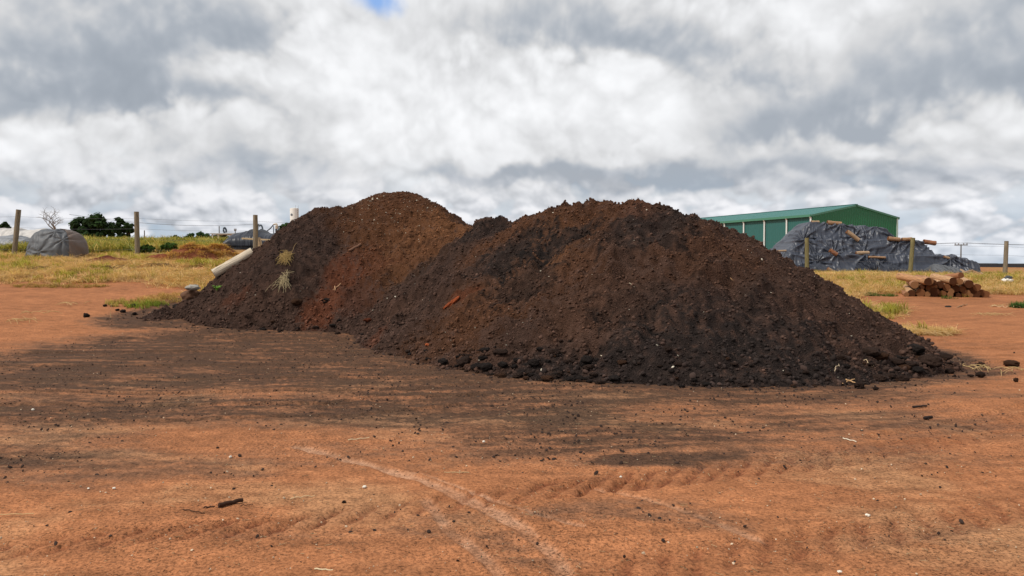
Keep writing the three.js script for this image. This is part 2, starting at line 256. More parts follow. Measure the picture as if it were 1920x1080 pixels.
// ------------------------------------------------------------------ ground
{
  const axis = (start, step, grow, end) => { const a = [start]; let p = start; while (p < end) { p += step + grow * (p - start); a.push(p); } return a; };
  const half = (() => { const a = [0]; let p = 0; while (p < 3400) { p += 0.019 + 0.0075 * p + (p > 12 ? 0.02 * (p - 12) : 0); a.push(p); } return a; })(), xs = [...half.slice(1).reverse().map((v) => -v), ...half];
  const zs = [...axis(0, 0.4, 0.25, 300).slice(1).reverse().map((v) => v - 2.6), ...(() => { const a = [-2.6]; let D = 2.6; while (D < 3400) { D += Math.max(0.014, 0.0052 * D, D > 24 ? 0.009 * D : 0, D > 70 ? 0.03 * D : 0); a.push(-D); } return a; })()];
  const nx = xs.length, nz = zs.length, pos = new Float32Array(nx * nz * 3), col = new Float32Array(nx * nz * 3), uv = new Float32Array(nx * nz * 2), out = {};
  for (let j = 0, o = 0; j < nz; j++) for (let i = 0; i < nx; i++, o++) {
    const x = xs[i], z = zs[j], D = -z;
    let h = land(x, z), r = 0.405, g = 0.165, b = 0.073;
    const near = D > 1 && D < 40 && Math.abs(x) < 40;
    const tone = fbm(x * 0.5 + 5, z * 0.5, 3), streak = fbm(x * 0.7 - 3, (z + 0.10 * x + 0.012 * x * x) * 3.1, 3), fine = near ? fbm(x * 7, z * 7, 3) : 0;
    out.pale = out.dark = 0;
    if (near) {
      h += 0.03 * fbm(x * 0.8, z * 0.8, 3) + 0.011 * fbm(x * 5, z * 5, 2);
      if (D < 24) h += 0.010 * fbm(x * 16, z * 16, 2) + ruts(x, z, out);
    } else if (D > 1) h += 0.03 * fbm(x * 0.8, z * 0.8, 2);
    let k = 1 + 0.24 * tone + 0.28 * streak + 0.42 * fine + (near ? 0.34 * fbm(x * 2.2 + 8, (z + 0.12 * x) * 7.5, 3) : 0);
    const sandy = sstep(0.0, 0.42, fbm(x * 0.55 + 60, z * 0.8 - 4, 3) + 0.18 * fine) * sstep(14, 8, D);
    r = lerp(r, 0.44, sandy) * k; g = lerp(g, 0.215, sandy) * k; b = lerp(b, 0.105, sandy) * k;
    if (out.pale) { const p = clamp(out.pale * (0.85 + 1.1 * fine + 0.7 * fbm(x * 3.1, z * 3.1 + 30, 2))); r = lerp(r, 0.55, p); g = lerp(g, 0.30, p); b = lerp(b, 0.185, p); }
    if (out.dark) { const p = clamp(out.dark * (0.8 + 0.9 * fine)); r = lerp(r, 0.19, p); g = lerp(g, 0.062, p); b = lerp(b, 0.029, p); }
    if (near && D < 26) {
      const m = spill(x, z);
      if (m > 0.01) {
        const rough2 = fbm(x * 24 + 4, z * 24, 2), grain = fbm(x * 9 + 4, z * 12, 3) * 1.0 + rough2 * 0.9 + fbm(x * 1.0 - z * 0.35, (z + 0.10 * x + 0.012 * x * x + 0.35 * noise(x * 0.3, z * 0.3 + 5)) * 4.4, 4) * 1.5 + fbm(x * 0.8, z * 0.9 + 70, 2) * 0.6;
        const p = sstep(-1.0, 1.15, grain + (m - 0.55) * 2.2) * clamp(0.2 + 0.95 * m) * sstep(0.02, 0.3, m);
        const warm = 0.5 + 0.5 * fbm(x * 1.7 + 9, z * 1.7, 2), kk = 1 + 0.45 * fine;
        const q = p * 0.90, fx = 1 - 0.55 * sstep(0.45, 0.95, p); r = lerp(r, (0.115 + 0.055 * warm) * kk * fx, q); g = lerp(g, (0.074 + 0.030 * warm) * kk * fx, q); b = lerp(b, (0.056 + 0.01 * warm) * kk * fx, q);
      }
    }
    if (D > 16) {   // litter of dead grass on the soil
      const gc = D < 90 ? grassCover(x, z) : 0.8, p = clamp(gc * 0.8 * (0.75 + 1.2 * fbm(x * 2.5, z * 2.5, 2)));
      r = lerp(r, 0.44, p); g = lerp(g, 0.28, p); b = lerp(b, 0.095, p);
    }
    pos[o * 3] = x; pos[o * 3 + 1] = h; pos[o * 3 + 2] = z; col[o * 3] = r; col[o * 3 + 1] = g; col[o * 3 + 2] = b; uv[o * 2] = x / 2.3 + 0.02 * z; uv[o * 2 + 1] = -z / 2.3 + 0.03 * x;
  }
  const idx = new Uint32Array((nx - 1) * (nz - 1) * 6); let q = 0;
  for (let j = 0; j < nz - 1; j++) for (let i = 0; i < nx - 1; i++) { const a = j * nx + i, b = a + nx; idx[q++] = a; idx[q++] = a + 1; idx[q++] = b; idx[q++] = a + 1; idx[q++] = b + 1; idx[q++] = b; }
  const g = new THREE.BufferGeometry(); g.setAttribute('position', new THREE.BufferAttribute(pos, 3)); g.setAttribute('color', new THREE.BufferAttribute(col, 3)); g.setAttribute('uv', new THREE.BufferAttribute(uv, 2)); g.setIndex(new THREE.BufferAttribute(idx, 1)); g.computeVertexNormals();
  const m = new THREE.MeshPhysicalMaterial({ vertexColors: true, roughness: 0.97, specularIntensity: 0.25, map: soilGrain, bumpMap: soilBump, bumpScale: 0.020 });
  const ground = solo('ground', g, m, 'bare red soil yard stained dark with spilled compost', 'ground'); ground.userData.kind = 'structure';
  console.log('ground', nx, nz);
}

// ------------------------------------------------------------------ clods, crumbs
function clodGeometry(seed, detail, flatness = 0.75) {
  const g = mergeVertices(new THREE.IcosahedronGeometry(1, detail).deleteAttribute('uv').deleteAttribute('normal')), p = g.attributes.position;
  for (let i = 0; i < p.count; i++) {
    const x = p.getX(i), y = p.getY(i), z = p.getZ(i), k = 0.92 + (detail > 1 ? 0.34 * (0.4 - Math.abs(noise(x * 1.5 + seed * 3.3 + z, y * 1.5 - z * 0.9 + seed))) + 0.16 * (0.5 - worley(x * 2.2 + seed + z * 1.3, y * 2.2 + z * 1.7)) : 0) + 0.42 * fbm(x * 0.9 + seed * 7.1 + z * 0.6, y * 0.9 - z * 0.8 + seed, 2) + (detail > 1 ? 0.26 * fbm(x * 2.6 + seed + z * 1.7, y * 2.6 + z * 2.2, 3) + 0.10 * fbm(x * 7 + z * 3 + seed, y * 7 - z * 5, 2) : 0.1 * noise(x * 3 + seed, y * 3 + z * 2));
    p.setXYZ(i, x * k, y * k * flatness, z * k);
  }
  g.computeVertexNormals(); return g;
}
const clodShapes = [1, 2, 3, 4, 5].map((s) => clodGeometry(s, 4, 0.66 + 0.04 * s)), crumbShapes = [7, 8].map((s) => clodGeometry(s, 1, 0.8));
for (const g of clodShapes) { const p = g.attributes.position, uv = new Float32Array(p.count * 2); for (let i = 0; i < p.count; i++) { uv[i * 2] = p.getX(i) * 0.3 + p.getY(i) * 0.2; uv[i * 2 + 1] = p.getZ(i) * 0.3 + p.getY(i) * 0.15; } g.setAttribute('uv', new THREE.BufferAttribute(uv, 2)); }
const compost = mat(0.050, 0.030, 0.023, 0.95, { map: crumbGrain, bumpMap: crumbBump, bumpScale: 0.02 });
const compostBlack = mat(0.027, 0.020, 0.018, 0.95, { map: crumbGrain, bumpMap: crumbBump, bumpScale: 0.02 });
const compostBrown = mat(0.075, 0.036, 0.020, 0.95, { map: crumbGrain, bumpMap: crumbBump, bumpScale: 0.02 });
const compostRed = mat(0.15, 0.040, 0.017, 0.95, { map: crumbGrain, bumpMap: crumbBump, bumpScale: 0.02 });
function scatter(name, geo, material, items, parent, label, category) {   // items: [position, scale vector, rotation, colour]
  const m = new THREE.InstancedMesh(geo, material, items.length), M4 = new THREE.Matrix4(), Q = new THREE.Quaternion();
  items.forEach(([p, s, e, c], i) => { m.setMatrixAt(i, M4.compose(p, Q.setFromEuler(e), s)); if (c) m.setColorAt(i, c); });
  m.castShadow = m.receiveShadow = true; m.name = parent ? name : numbered(name); tag(m, label, category, null, 'stuff'); (parent ?? scene).add(m); return m;
}

// ------------------------------------------------------------------ the compost heap
const heap = thing('compost_heap', 'huge dark compost heap with brown top and reddish streaks on the red yard', 'compost heap', V(0, 0, 0));
// zones of other matter: centre, radii (metres), kind
const zones = [[745, 385, 1.5, 1.0, 'brown', 1], [800, 440, 1.5, 1.1, 'tan', 0.95], [720, 420, 0.9, 0.7, 'brown', 0.6], [760, 490, 1.2, 0.5, 'brown', 0.6], [940, 450, 0.8, 0.7, 'brown', 0.8], [1050, 415, 0.9, 0.8, 'brown', 0.75], [1010, 500, 0.75, 0.7, 'tan', 0.7], [940, 560, 0.9, 0.8, 'brown', 0.65], [870, 630, 1.0, 0.7, 'brown', 0.6], [1090, 490, 0.7, 0.4, 'brown', 0.6], [1150, 400, 0.8, 0.5, 'brown', 0.5], [1330, 470, 0.9, 0.6, 'brown', 0.45], [1120, 560, 0.8, 0.6, 'brown', 0.3],
  [640, 520, 0.30, 0.35, 'red', 0.8], [612, 560, 0.30, 0.45, 'red', 0.75], [590, 590, 0.26, 0.3, 'red', 0.65], [680, 490, 0.5, 0.4, 'red', 0.45], [660, 560, 0.6, 0.4, 'red', 0.35], [868, 562, 0.16, 0.10, 'red', 0.7], [700, 640, 0.25, 0.2, 'red', 0.5], [438, 560, 0.25, 0.2, 'red', 0.4], [1200, 395, 0.4, 0.4, 'red', 0.25],
  [960, 475, 0.6, 0.5, 'black', 0.9], [1050, 455, 0.5, 0.3, 'black', 0.9], [1220, 420, 0.9, 0.5, 'black', 0.75], [980, 540, 0.6, 0.5, 'black', 0.7], [900, 445, 0.5, 0.3, 'black', 0.7], [790, 500, 0.5, 0.3, 'black', 0.6], [1250, 690, 3.4, 0.7, 'black', 0.8], [1400, 600, 1.0, 0.8, 'black', 0.4], [1200, 560, 0.6, 0.4, 'black', 0.4], [560, 470, 0.9, 0.8, 'black', 0.3]]
  .map(([u, v, rx, rz, kind, s]) => { const p = surveyHeap(u, v); return [p.x, p.z, rx * 1.1, rz * 1.35, kind, s]; });
const zoneColor = { brown: [0.104, 0.045, 0.022], tan: [0.168, 0.074, 0.033], red: [0.135, 0.046, 0.023], black: [0.024, 0.019, 0.018] };
function heapColor(x, z, out) {
  const n3 = fbm(x * 26, z * 26, 2), n1 = fbm(x * 2.2, z * 2.2, 3), n2 = fbm(x * 8 + 3, z * 8, 3), wx = x + 0.55 * fbm(x * 1.3, z * 1.3, 3), wz = z + 0.55 * fbm(x * 1.3 + 9, z * 1.3 + 4, 3);
  let r = 0.058, g = 0.034, b = 0.026; const wm = clamp(0.5 + fbm(x * 0.6 + 13, z * 0.6, 3) * 1.3); r = lerp(r, 0.072, wm * 0.6); g = lerp(g, 0.038, wm * 0.6);
  for (const s of zones) {
    const dx = (wx - s[0]) / s[2], dz = (wz - s[1]) / s[3], d = dx * dx + dz * dz; if (d > 2.4) continue;
    const w = s[5] * sstep(1.9, 0.2, d + n2 * 2.1 + n1 * 1.1 + n3 * 1.3), c = zoneColor[s[4]]; r = lerp(r, c[0], w); g = lerp(g, c[1], w); b = lerp(b, c[2], w);
  }
  const k = Math.max(0.3, 1 + 0.4 * n1 + 0.9 * n2 + 0.5 * n3); out[0] = r * k; out[1] = g * k; out[2] = b * k; return out;
}
{
  const x0 = -10.6, x1 = 7.2, d0 = 9.6, d1 = 28.5, st = 0.036, nx = Math.floor((x1 - x0) / st), nz = Math.floor((d1 - d0) / st), hs = new Float32Array(nx * nz), id = new Int32Array(nx * nz).fill(-1);
  for (let j = 0; j < nz; j++) for (let i = 0; i < nx; i++) { const x = x0 + i * st, z = -(d0 + j * st); hs[j * nx + i] = heapTop(x, z) - land(x, z); }
  const pos = [], col = [], uv = [], idx = [], c = [0, 0, 0];
  const vert = (i, j) => { const o = j * nx + i; if (id[o] < 0) { id[o] = pos.length / 3; const x = x0 + i * st, z = -(d0 + j * st), h = hs[o]; pos.push(x + 0.012 * noise(x * 25, z * 25), h + land(x, z), z + 0.012 * noise(x * 25 + 50, z * 25)); heapColor(x, z, c); col.push(c[0], c[1], c[2]); uv.push(x / 1.6, -z / 1.6 + h / 2); } return id[o]; };
  for (let j = 0; j < nz - 1; j++) for (let i = 0; i < nx - 1; i++) { const o = j * nx + i; if (Math.max(hs[o], hs[o + 1], hs[o + nx], hs[o + nx + 1]) < -0.06) continue; const a = vert(i, j), b = vert(i + 1, j), e = vert(i, j + 1), f = vert(i + 1, j + 1); idx.push(a, b, e, b, f, e); }
  const g = new THREE.BufferGeometry(); g.setAttribute('position', new THREE.Float32BufferAttribute(pos, 3)); g.setAttribute('color', new THREE.Float32BufferAttribute(col, 3)); g.setAttribute('uv', new THREE.Float32BufferAttribute(uv, 2)); g.setIndex(idx); g.computeVertexNormals();
  part('soil_mass', g, new THREE.MeshPhysicalMaterial({ vertexColors: true, roughness: 0.96, specularIntensity: 0.2, map: crumbGrain, bumpMap: crumbBump, bumpScale: 0.034 }), heap);
  console.log('heap', pos.length / 3, idx.length / 3);
  // crumbs lying on its faces
  const r = rng(5), crumbs = [[], []], white = [], lumps = [];
  for (let n = 0; n < 150000; n++) {
    const x = lerp(x0, x1, r()), z = -lerp(d0, 25, r()), h = heapTop(x, z); if (h < land(x, z) - 0.02) continue;
    heapColor(x, z, c); const low = sstep(0.9, 0.1, h - land(x, z)), s = (0.007 + 0.024 * Math.pow(r(), 5)) * (1 + 0.7 * low * r()), k = 0.75 + 0.6 * r();
    crumbs[n % 2].push([V(x, h + s * 0.35, z), V(s * (0.8 + 0.6 * r()), s * (0.7 + 0.4 * r()), s), new THREE.Euler(r() * 3, r() * 6, r() * 3), new THREE.Color().setRGB(c[0] * k, c[1] * k, c[2] * k)]);
  }
  const grainMat = mat(1, 1, 1, 0.95);
  crumbs.forEach((list, i) => scatter('soil_crumbs', crumbShapes[i], grainMat, list, heap));
  // pale chips: stones, root ends
  for (let n = 0; n < 600; n++) {
    const x = lerp(-9, 6, r()), z = -lerp(10, 23.5, r()), h = heapTop(x, z); if (h < land(x, z) + 0.05) continue;
    const top = Math.hypot(x + 3.3, z + 22) < 1.6; if (!top && r() > 0.55) continue;
    const s = 0.006 + 0.014 * Math.pow(r(), 2) + (top ? 0.006 : 0), k = 0.2 + 0.35 * r();
    white.push([V(x, h + s * 0.6, z), V(s * (1 + r()), s * 0.7, s), new THREE.Euler(r(), r() * 6, r()), new THREE.Color().setRGB(k, k * 0.9, k * 0.72)]);
  }
  for (let n = 0; n < 120; n++) { const x = -3.3 + (r() - 0.5) * 2.6, z = -21.4 + (r() - 0.4) * 2.4, h = heapTop(x, z), s = 0.008 + 0.02 * r() * r() * r(), k = 0.25 + 0.35 * r(); white.push([V(x, h + s * 0.5, z), V(s * 1.3, s * 0.8, s), new THREE.Euler(r(), r() * 6, r()), new THREE.Color().setRGB(k, k * 0.88, k * 0.68)]); }
  scatter('pale_chips', crumbShapes[0], grainMat, white, heap);
}
// lumps at the foot of the heap, each one a clod
function clod(shape, pos, size, turn, material, label, group) { const m = solo('soil_clod', clodShapes[shape % 5], material, label, 'soil clod', pos, group); m.scale.set(size[0], size[1], size[2]); m.rotation.y = turn; return m; }
{
  const px = (D) => D / FPX;   // metres per photograph pixel
  const named = [
    [911, 694, 15, 9, compostBlack, 'fat black soil clod standing alone before the middle of the heap foot'], [557, 605, 12, 8, compostBrown, 'reddish brown clod at the heap foot below the red streak'], [617, 603, 16, 7, compostBlack, 'wide black clod at the heap foot beside the reddish brown clod'],
    [162, 591, 6, 5, compostBlack, 'single black clod lying farthest out on the red soil beyond the heap tip'], [197, 573, 4, 3, compostBlack, 'small dark clod nearest the grass in the loose group by the heap tip'], [210, 574, 3, 2, compostBlack, 'tiny dark clod second from the grass in the loose group by the heap tip'], [220, 581, 4, 3, compostBlack, 'small dark clod in the middle of the loose group by the heap tip'], [231, 583, 5, 4, compostBlack, 'dark clod touching the middle of the loose group by the heap tip'], [252, 588, 5, 3, compostBlack, 'flat dark clod of the loose group closest to the camera by the heap tip'], [250, 573, 8, 4, compostBlack, 'broad dark clod beside the green tuft at the heap tip'],
    [1742, 689, 24, 15, compost, 'biggest dark block of compacted soil on the tapering tail of the heap'], [1779, 683, 7, 4, compost, 'small clod just past the biggest block on the heap tail'], [1780, 695, 8, 6, compost, 'dark clod at the very end of the heap tail'], [1840, 683, 9, 5, compostBrown, 'lone oval brown clod between the heap tail and the long clod'], [1897, 681, 14, 7, compostBrown, 'long brown clod farthest from the heap tail near the pale straw'], [1838, 702, 8, 7, compost, 'angular dark clod standing on the red soil past the heap tail'], [1820, 704, 6, 3, compost, 'little flat clod next to the angular clod past the heap tail'], [1905, 712, 4, 5, compostBrown, 'small upright clod nearest the camera past the heap tail'],
    [1692, 709, 12, 8, compost, 'rounded clod jutting out in front of the heap tail'], [1611, 722, 9, 8, compost, 'round clod beside the split pale sticks at the heap foot'], [1642, 728, 5, 4, compost, 'small clod lying apart before the heap tail'], [1151, 714, 18, 6, compostBlack, 'flat black crust lump before the foot of the heap'],
    [645, 941, 4, 3, compost, 'small dark clod alone on the orange soil between the stick and the white stone'], [870, 684, 14, 11, compost, 'upright dark clod just behind the fat black clod'], [978, 680, 11, 10, compostBrown, 'brown clod among the black lumps at the heap foot'], [1000, 698, 12, 9, compostBlack, 'round black clod below the brown clod at the heap foot'],
    [1710, 700, 16, 8, compost, 'long clod leaning on the biggest block at the heap tail'], [1665, 668, 14, 7, compost, 'clod on the skyline edge where the heap flank meets the tail'], [1100, 703, 13, 9, compostBlack, 'dark clod at the heap foot above the flat crust lump'], [335, 578, 12, 6, compostBlack, 'long black clod at the tip of the heap under the pale stone'], [690, 626, 9, 5, compostRed, 'rust red clod at the heap foot near the dip']];
  named.forEach(([u, v, w, h, m, label], i) => { const p = landHit(u, v + h * 0.7), k = px(-p.z); p.y = Math.max(land(p.x, p.z), Math.min(heapTop(p.x, p.z), land(p.x, p.z) + 0.5)) + h * k * 0.6; clod(i, p, [w * k, h * k * 1.15, lerp(w, h, 0.5) * k], i * 1.7 + 0.4, m, label, 'clods broken off the compost heap'); });
  const r = rng(11), foot = [];
  for (let u = 330; u < 1792; u += u > 1640 ? 2.3 : u > 820 && u < 1130 ? 2.6 : 5.2) {
    const [a] = sight(u, 600); let D = 8; while (D < 24 && heapBase(a * D, -D) < 0.04) D += 0.04; if (D >= 24) continue;
    const tail = u > 1640, knot = u > 820 && u < 1130, p = tail ? 0.95 : knot ? 0.85 : u > 1130 ? 0.6 : 0.35; if (r() > p) continue;
    const d = D + (r() - 0.3) * (tail ? 0.9 : knot ? 0.8 : 0.6), x = a * d + (r() - 0.5) * 0.15, z = -d, s = 0.022 + (tail ? 0.085 : knot ? 0.062 : 0.035) * Math.pow(r(), 2.6);
    foot.push([x, z, s]);
  }
  const families = [['small clod along the heap foot between the tip and the dip', 'clods along the foot of the heap tip'], ['clod in the dense knot of lumps around the fat black clod', 'clods of the knot before the heap'], ['small black clod along the straight foot of the big dark lobe', 'clods along the foot of the dark lobe'], ['clod in the spill of lumps that forms the heap tail', 'clods of the heap tail']];
  foot.forEach(([x, z, s], i) => { const y = Math.max(land(x, z), heapTop(x, z)) + s * 0.35; clod(i, V(x, y, z), [s * (1 + 0.6 * r()), s * (0.7 + 0.3 * r()), s], r() * 6, [compost, compostBlack, compost, compostBlack, compostBrown][i % 5], ...families[x > 4.4 ? 3 : x > 1.15 ? 2 : x > -1.2 ? 1 : 0]); });
  console.log('foot clods', foot.length);
  // crumbs spilled on the yard, pebbles, bits of straw
  const dark = [], peb = [], straw = [], c = new THREE.Color();
  for (let n = 0; n < 90000; n++) {
    const D = 3.2 + 17 * Math.pow(r(), 1.5), x = (r() - 0.5) * 2 * (D * 0.72 + 0.6), z = -D, m = spill(x, z); if (heapBase(x, z) > 0.15) continue;
    const cl = 0.35 + fbm(x * 1.9, z * 4.2, 3) * 1.2 + fbm(x * 7, z * 7, 2) * 0.5;
    if (r() < (m * m * cl * 0.9 + 0.012) * sstep(2.0, 7, D)) { const s = 0.003 + 0.009 * Math.pow(r(), 4) + 0.02 * sstep(-0.5, 0, heapBase(x, z)) * r() * r(), k = 0.7 + 0.6 * r(); dark.push([V(x, land(x, z) + s * 0.4, z), V(s * (1 + r()), s * 0.7, s * (1 + r() * 0.6)), new THREE.Euler(r(), r() * 6, r()), new THREE.Color().setRGB(0.042 * k, 0.027 * k, 0.022 * k)]); }
    else if (n % 17 === 0) { const s = 0.002 + 0.005 * Math.pow(r(), 5), t = r(), k = 0.3 + 0.35 * r(); peb.push([V(x, land(x, z) + s * 0.5 + 0.004, z), V(s * (1 + r()), s * 0.8, s * (1 + r() * 0.5)), new THREE.Euler(r(), r() * 6, r()), new THREE.Color().setRGB(k * (t > 0.4 ? 0.95 : 0.8), k * (t > 0.4 ? 0.72 : 0.4), k * (t > 0.4 ? 0.5 : 0.2))]); }
    if (n % 24 === 3 && r() < 0.25 + 0.5 * m + 0.1 * D) { const l = 0.006 + 0.022 * Math.pow(r(), 3), k = 0.2 + 0.25 * r(); straw.push([V(x, land(x, z) + 0.006, z), V(l, 0.0008, 0.0013), new THREE.Euler(0, r() * 6, (r() - 0.5) * 0.3), new THREE.Color().setRGB(k, k * 0.74, k * 0.42)]); }
  }
  const grainMat = mat(1, 1, 1, 0.95);
  scatter('soil_crumbs', crumbShapes[1], grainMat, dark, null, 'dark soil crumbs strewn over the red yard before the heap', 'crumbs');
  scatter('pebbles', crumbShapes[0], grainMat, peb, null, 'pale and reddish pebbles sprinkled over the yard', 'pebbles');
  scatter('straw_litter', box(2, 2, 2), grainMat, straw, null, 'short bits of straw scattered over the bare yard', 'straw litter');
}

// ------------------------------------------------------------------ grass
function tuft(seed, blades, spread, lean, w) {
  const r = rng(seed), pos = [], nor = [], idx = [];
  for (let i = 0; i < blades; i++) {
    const a = r() * 6.283, d = Math.sqrt(r()) * spread, bx = Math.cos(a) * d, bz = Math.sin(a) * d, dir = r() * 6.283, len = 0.45 + 0.55 * r(), l = lean * (0.4 + r()), o = pos.length / 3, sx = -Math.sin(dir), sz = Math.cos(dir);
    for (let k = 0; k <= 3; k++) { const t = k / 3, out = l * t * t * len, y = len * (t - 0.45 * lean * t * t), ww = w * (1 - t * 0.85); for (const s of [-1, 1]) { pos.push(bx + Math.cos(dir) * out + sx * ww * s, Math.max(y, 0.02), bz + Math.sin(dir) * out + sz * ww * s); nor.push(Math.cos(dir) * 0.35, 0.9, Math.sin(dir) * 0.35); } }
    for (let k = 0; k < 3; k++) { const b = o + k * 2; idx.push(b, b + 1, b + 2, b + 1, b + 3, b + 2); }
  }
  const g = new THREE.BufferGeometry(); g.setAttribute('position', new THREE.Float32BufferAttribute(pos, 3)); g.setAttribute('normal', new THREE.Float32BufferAttribute(nor, 3)); g.setIndex(idx); return g;
}
const upright = tuft(3, 15, 0.28, 0.45, 0.022), tangled = tuft(9, 16, 0.42, 1.15, 0.020), leafy = tuft(21, 22, 0.40, 0.65, 0.035);
const bladeMat = new THREE.MeshPhysicalMaterial({ roughness: 0.9, side: THREE.DoubleSide, transmission: 0.35, thickness: 0, ior: 1.15, specularIntensity: 0.2 });
function field(name, label, geo, list) { return scatter(name, geo, bladeMat, list, null, label, 'grass'); }
{
  const r = rng(23), L = { dry: [], mess: [], green: [] }, R = { dry: [], mess: [], green: [] };
  const colour = (dry, k) => dry < 0.5 ? new THREE.Color().setRGB(0.70 * k, 0.47 * k, 0.20 * k) : dry < 0.82 ? new THREE.Color().setRGB(0.67 * k, 0.47 * k, 0.145 * k) : new THREE.Color().setRGB(0.34 * k, 0.30 * k, 0.045 * k);
  for (let n = 0; n < 115000; n++) {
    const left = n % 100 < 62, D = left ? 20 + 34 * Math.pow(r(), 1.25) : 14 + 34 * Math.pow(r(), 1.1), q = left ? lerp(-0.74, -0.12, r()) : lerp(0.30, 0.72, r()), x = q * D, z = -D;
    if (r() > grassCover(x, z) * 1.15) continue;
    if (heapBase(x, z) > land(x, z) - 0.1) continue; if (q > -0.385 && q < -0.29 && D > 37 && D < 48) continue;
    const set = left ? L : R, y = land(x, z) - 0.01, k = 0.82 + 0.45 * r(), far = sstep(38, 46, D), tall = 0.75 + 0.9 * clamp(0.5 + fbm(x * 0.5 + 3, z * 0.5, 2)), greenish = clamp((left ? 0.10 : 0.0) + fbm(x * 0.3 + 90, z * 0.3, 2) * (left ? 0.9 : 0.4) + (left ? far * 0.45 : 0.06));
    const e = new THREE.Euler((r() - 0.5) * 0.3, r() * 6.28, (r() - 0.5) * 0.3), t = r();
    if (left && D > 39) { const s = (0.42 + 0.4 * r()) * tall; (t < 0.65 ? set.green : set.dry).push([V(x, y, z), V(s * 1.1, s, s * 1.1), e, t < 0.65 ? (r() < 0.6 ? new THREE.Color().setRGB(0.40 * k, 0.34 * k, 0.06 * k) : new THREE.Color().setRGB(0.20 * k, 0.23 * k, 0.045 * k)) : colour(0.6 + 0.3 * r(), k)]); }
    else if (t < greenish * 0.45) { const s = (0.20 + 0.2 * r()) * tall; set.green.push([V(x, y, z), V(s, s, s), e, new THREE.Color().setRGB(0.38 * k, 0.34 * k, 0.045 * k)]); }
    else if (t < (D < 24 && !left ? 0.16 : 0.34)) { const s = (0.20 + 0.3 * r() * r() * r()) * tall * (D < 22 ? 0.6 : 1); set.dry.push([V(x, y, z), V(s, s, s), e, colour(r() * 0.9, k)]); }
    else { const s = (0.24 + 0.22 * r()) * (D < 22 ? 0.6 : 1); set.mess.push([V(x, y, z), V(s * 1.3, s * 0.8, s * 1.3), e, colour(r() * 0.7, k)]); }
  }
  field('dry_grass', 'straw coloured upright grass around the grey tarpaulin mound and fence posts', upright, L.dry); field('matted_grass', 'flattened tangled dead grass before the grey tarpaulin mound', tangled, L.mess); field('green_grass', 'taller yellow green grass along the bank behind the grey tarpaulin mound', leafy, L.green);
  field('dry_grass', 'straw coloured upright grass around the log stack', upright, R.dry); field('matted_grass', 'flattened dry grass between the log stack and the heap', tangled, R.mess); field('green_grass', 'yellow green grass before the big tarpaulin stack', leafy, R.green);
  const patch = (u, v, n, rx, rz, s, col, geo, name, label) => { const p = landHit(u, v), list = []; for (let i = 0; i < n; i++) { const a = r() * 6.28, d = Math.sqrt(r()), x = p.x + Math.cos(a) * d * rx, z = p.z + Math.sin(a) * d * rz, k = 0.7 + 0.6 * r(), ss = s * (0.6 + 0.7 * r()); list.push([V(x, land(x, z) - 0.01, z), V(ss, ss, ss), new THREE.Euler(0, r() * 6, 0), new THREE.Color().setRGB(col[0] * k, col[1] * k, col[2] * k)]); } field(name, label, geo, list); };
  patch(275, 574, 60, 0.55, 0.5, 0.24, [0.24, 0.30, 0.03], upright, 'green_tuft', 'bright green grass tuft at the tip of the heap');
  patch(250, 570, 90, 0.7, 0.6, 0.22, [0.42, 0.33, 0.07], upright, 'grass_patch', 'yellowing grass patch at the tip of the heap by the loose clods');
  patch(318, 560, 110, 0.9, 1.1, 0.24, [0.55, 0.36, 0.10], tangled, 'dead_grass_patch', 'dead grass lying against the heap tip under the pale beam');
  patch(105, 537, 130, 1.7, 0.45, 0.2, [0.42, 0.28, 0.07], tangled, 'dead_grass_patch', 'low dead grass island on the bare red soil before the grey mound');
  patch(1655, 555, 40, 0.6, 0.3, 0.18, [0.14, 0.19, 0.035], leafy, 'green_tuft', 'green tuft just before the log stack near its thick logs');
  patch(1780, 560, 16, 0.25, 0.15, 0.17, [0.09, 0.19, 0.03], upright, 'green_tuft', 'small green tuft growing at the middle of the log stack');
  patch(1917, 577, 20, 0.3, 0.3, 0.3, [0.10, 0.2, 0.035], leafy, 'green_tuft', 'green weed on the red soil past the log stack');
}
function straws(name, label, category, pos, n, len, up, col, seed, spread = 0.12) {   // a bundle of dry stalks, one piece
  const r = rng(seed), gs = [];
  for (let i = 0; i < n; i++) { const a = r() * 6.28, l = len * (0.5 + 0.6 * r()), s = V((r() - 0.5) * spread, 0, (r() - 0.5) * spread), p = []; for (let k = 0; k <= 4; k++) { const t = k / 4; p.push(V(s.x + Math.cos(a) * l * t * 0.75, s.y + up * l * (t - 1.1 * t * t) * 1.6 + 0.01 - (1 - up) * 0, s.z + Math.sin(a) * l * t * 0.75)); } gs.push(tube(p, 0.006, 0.003, 4, false)); }
  return solo(name, mergeGeometries(gs), mat(...col, 0.9), label, category, pos);
}

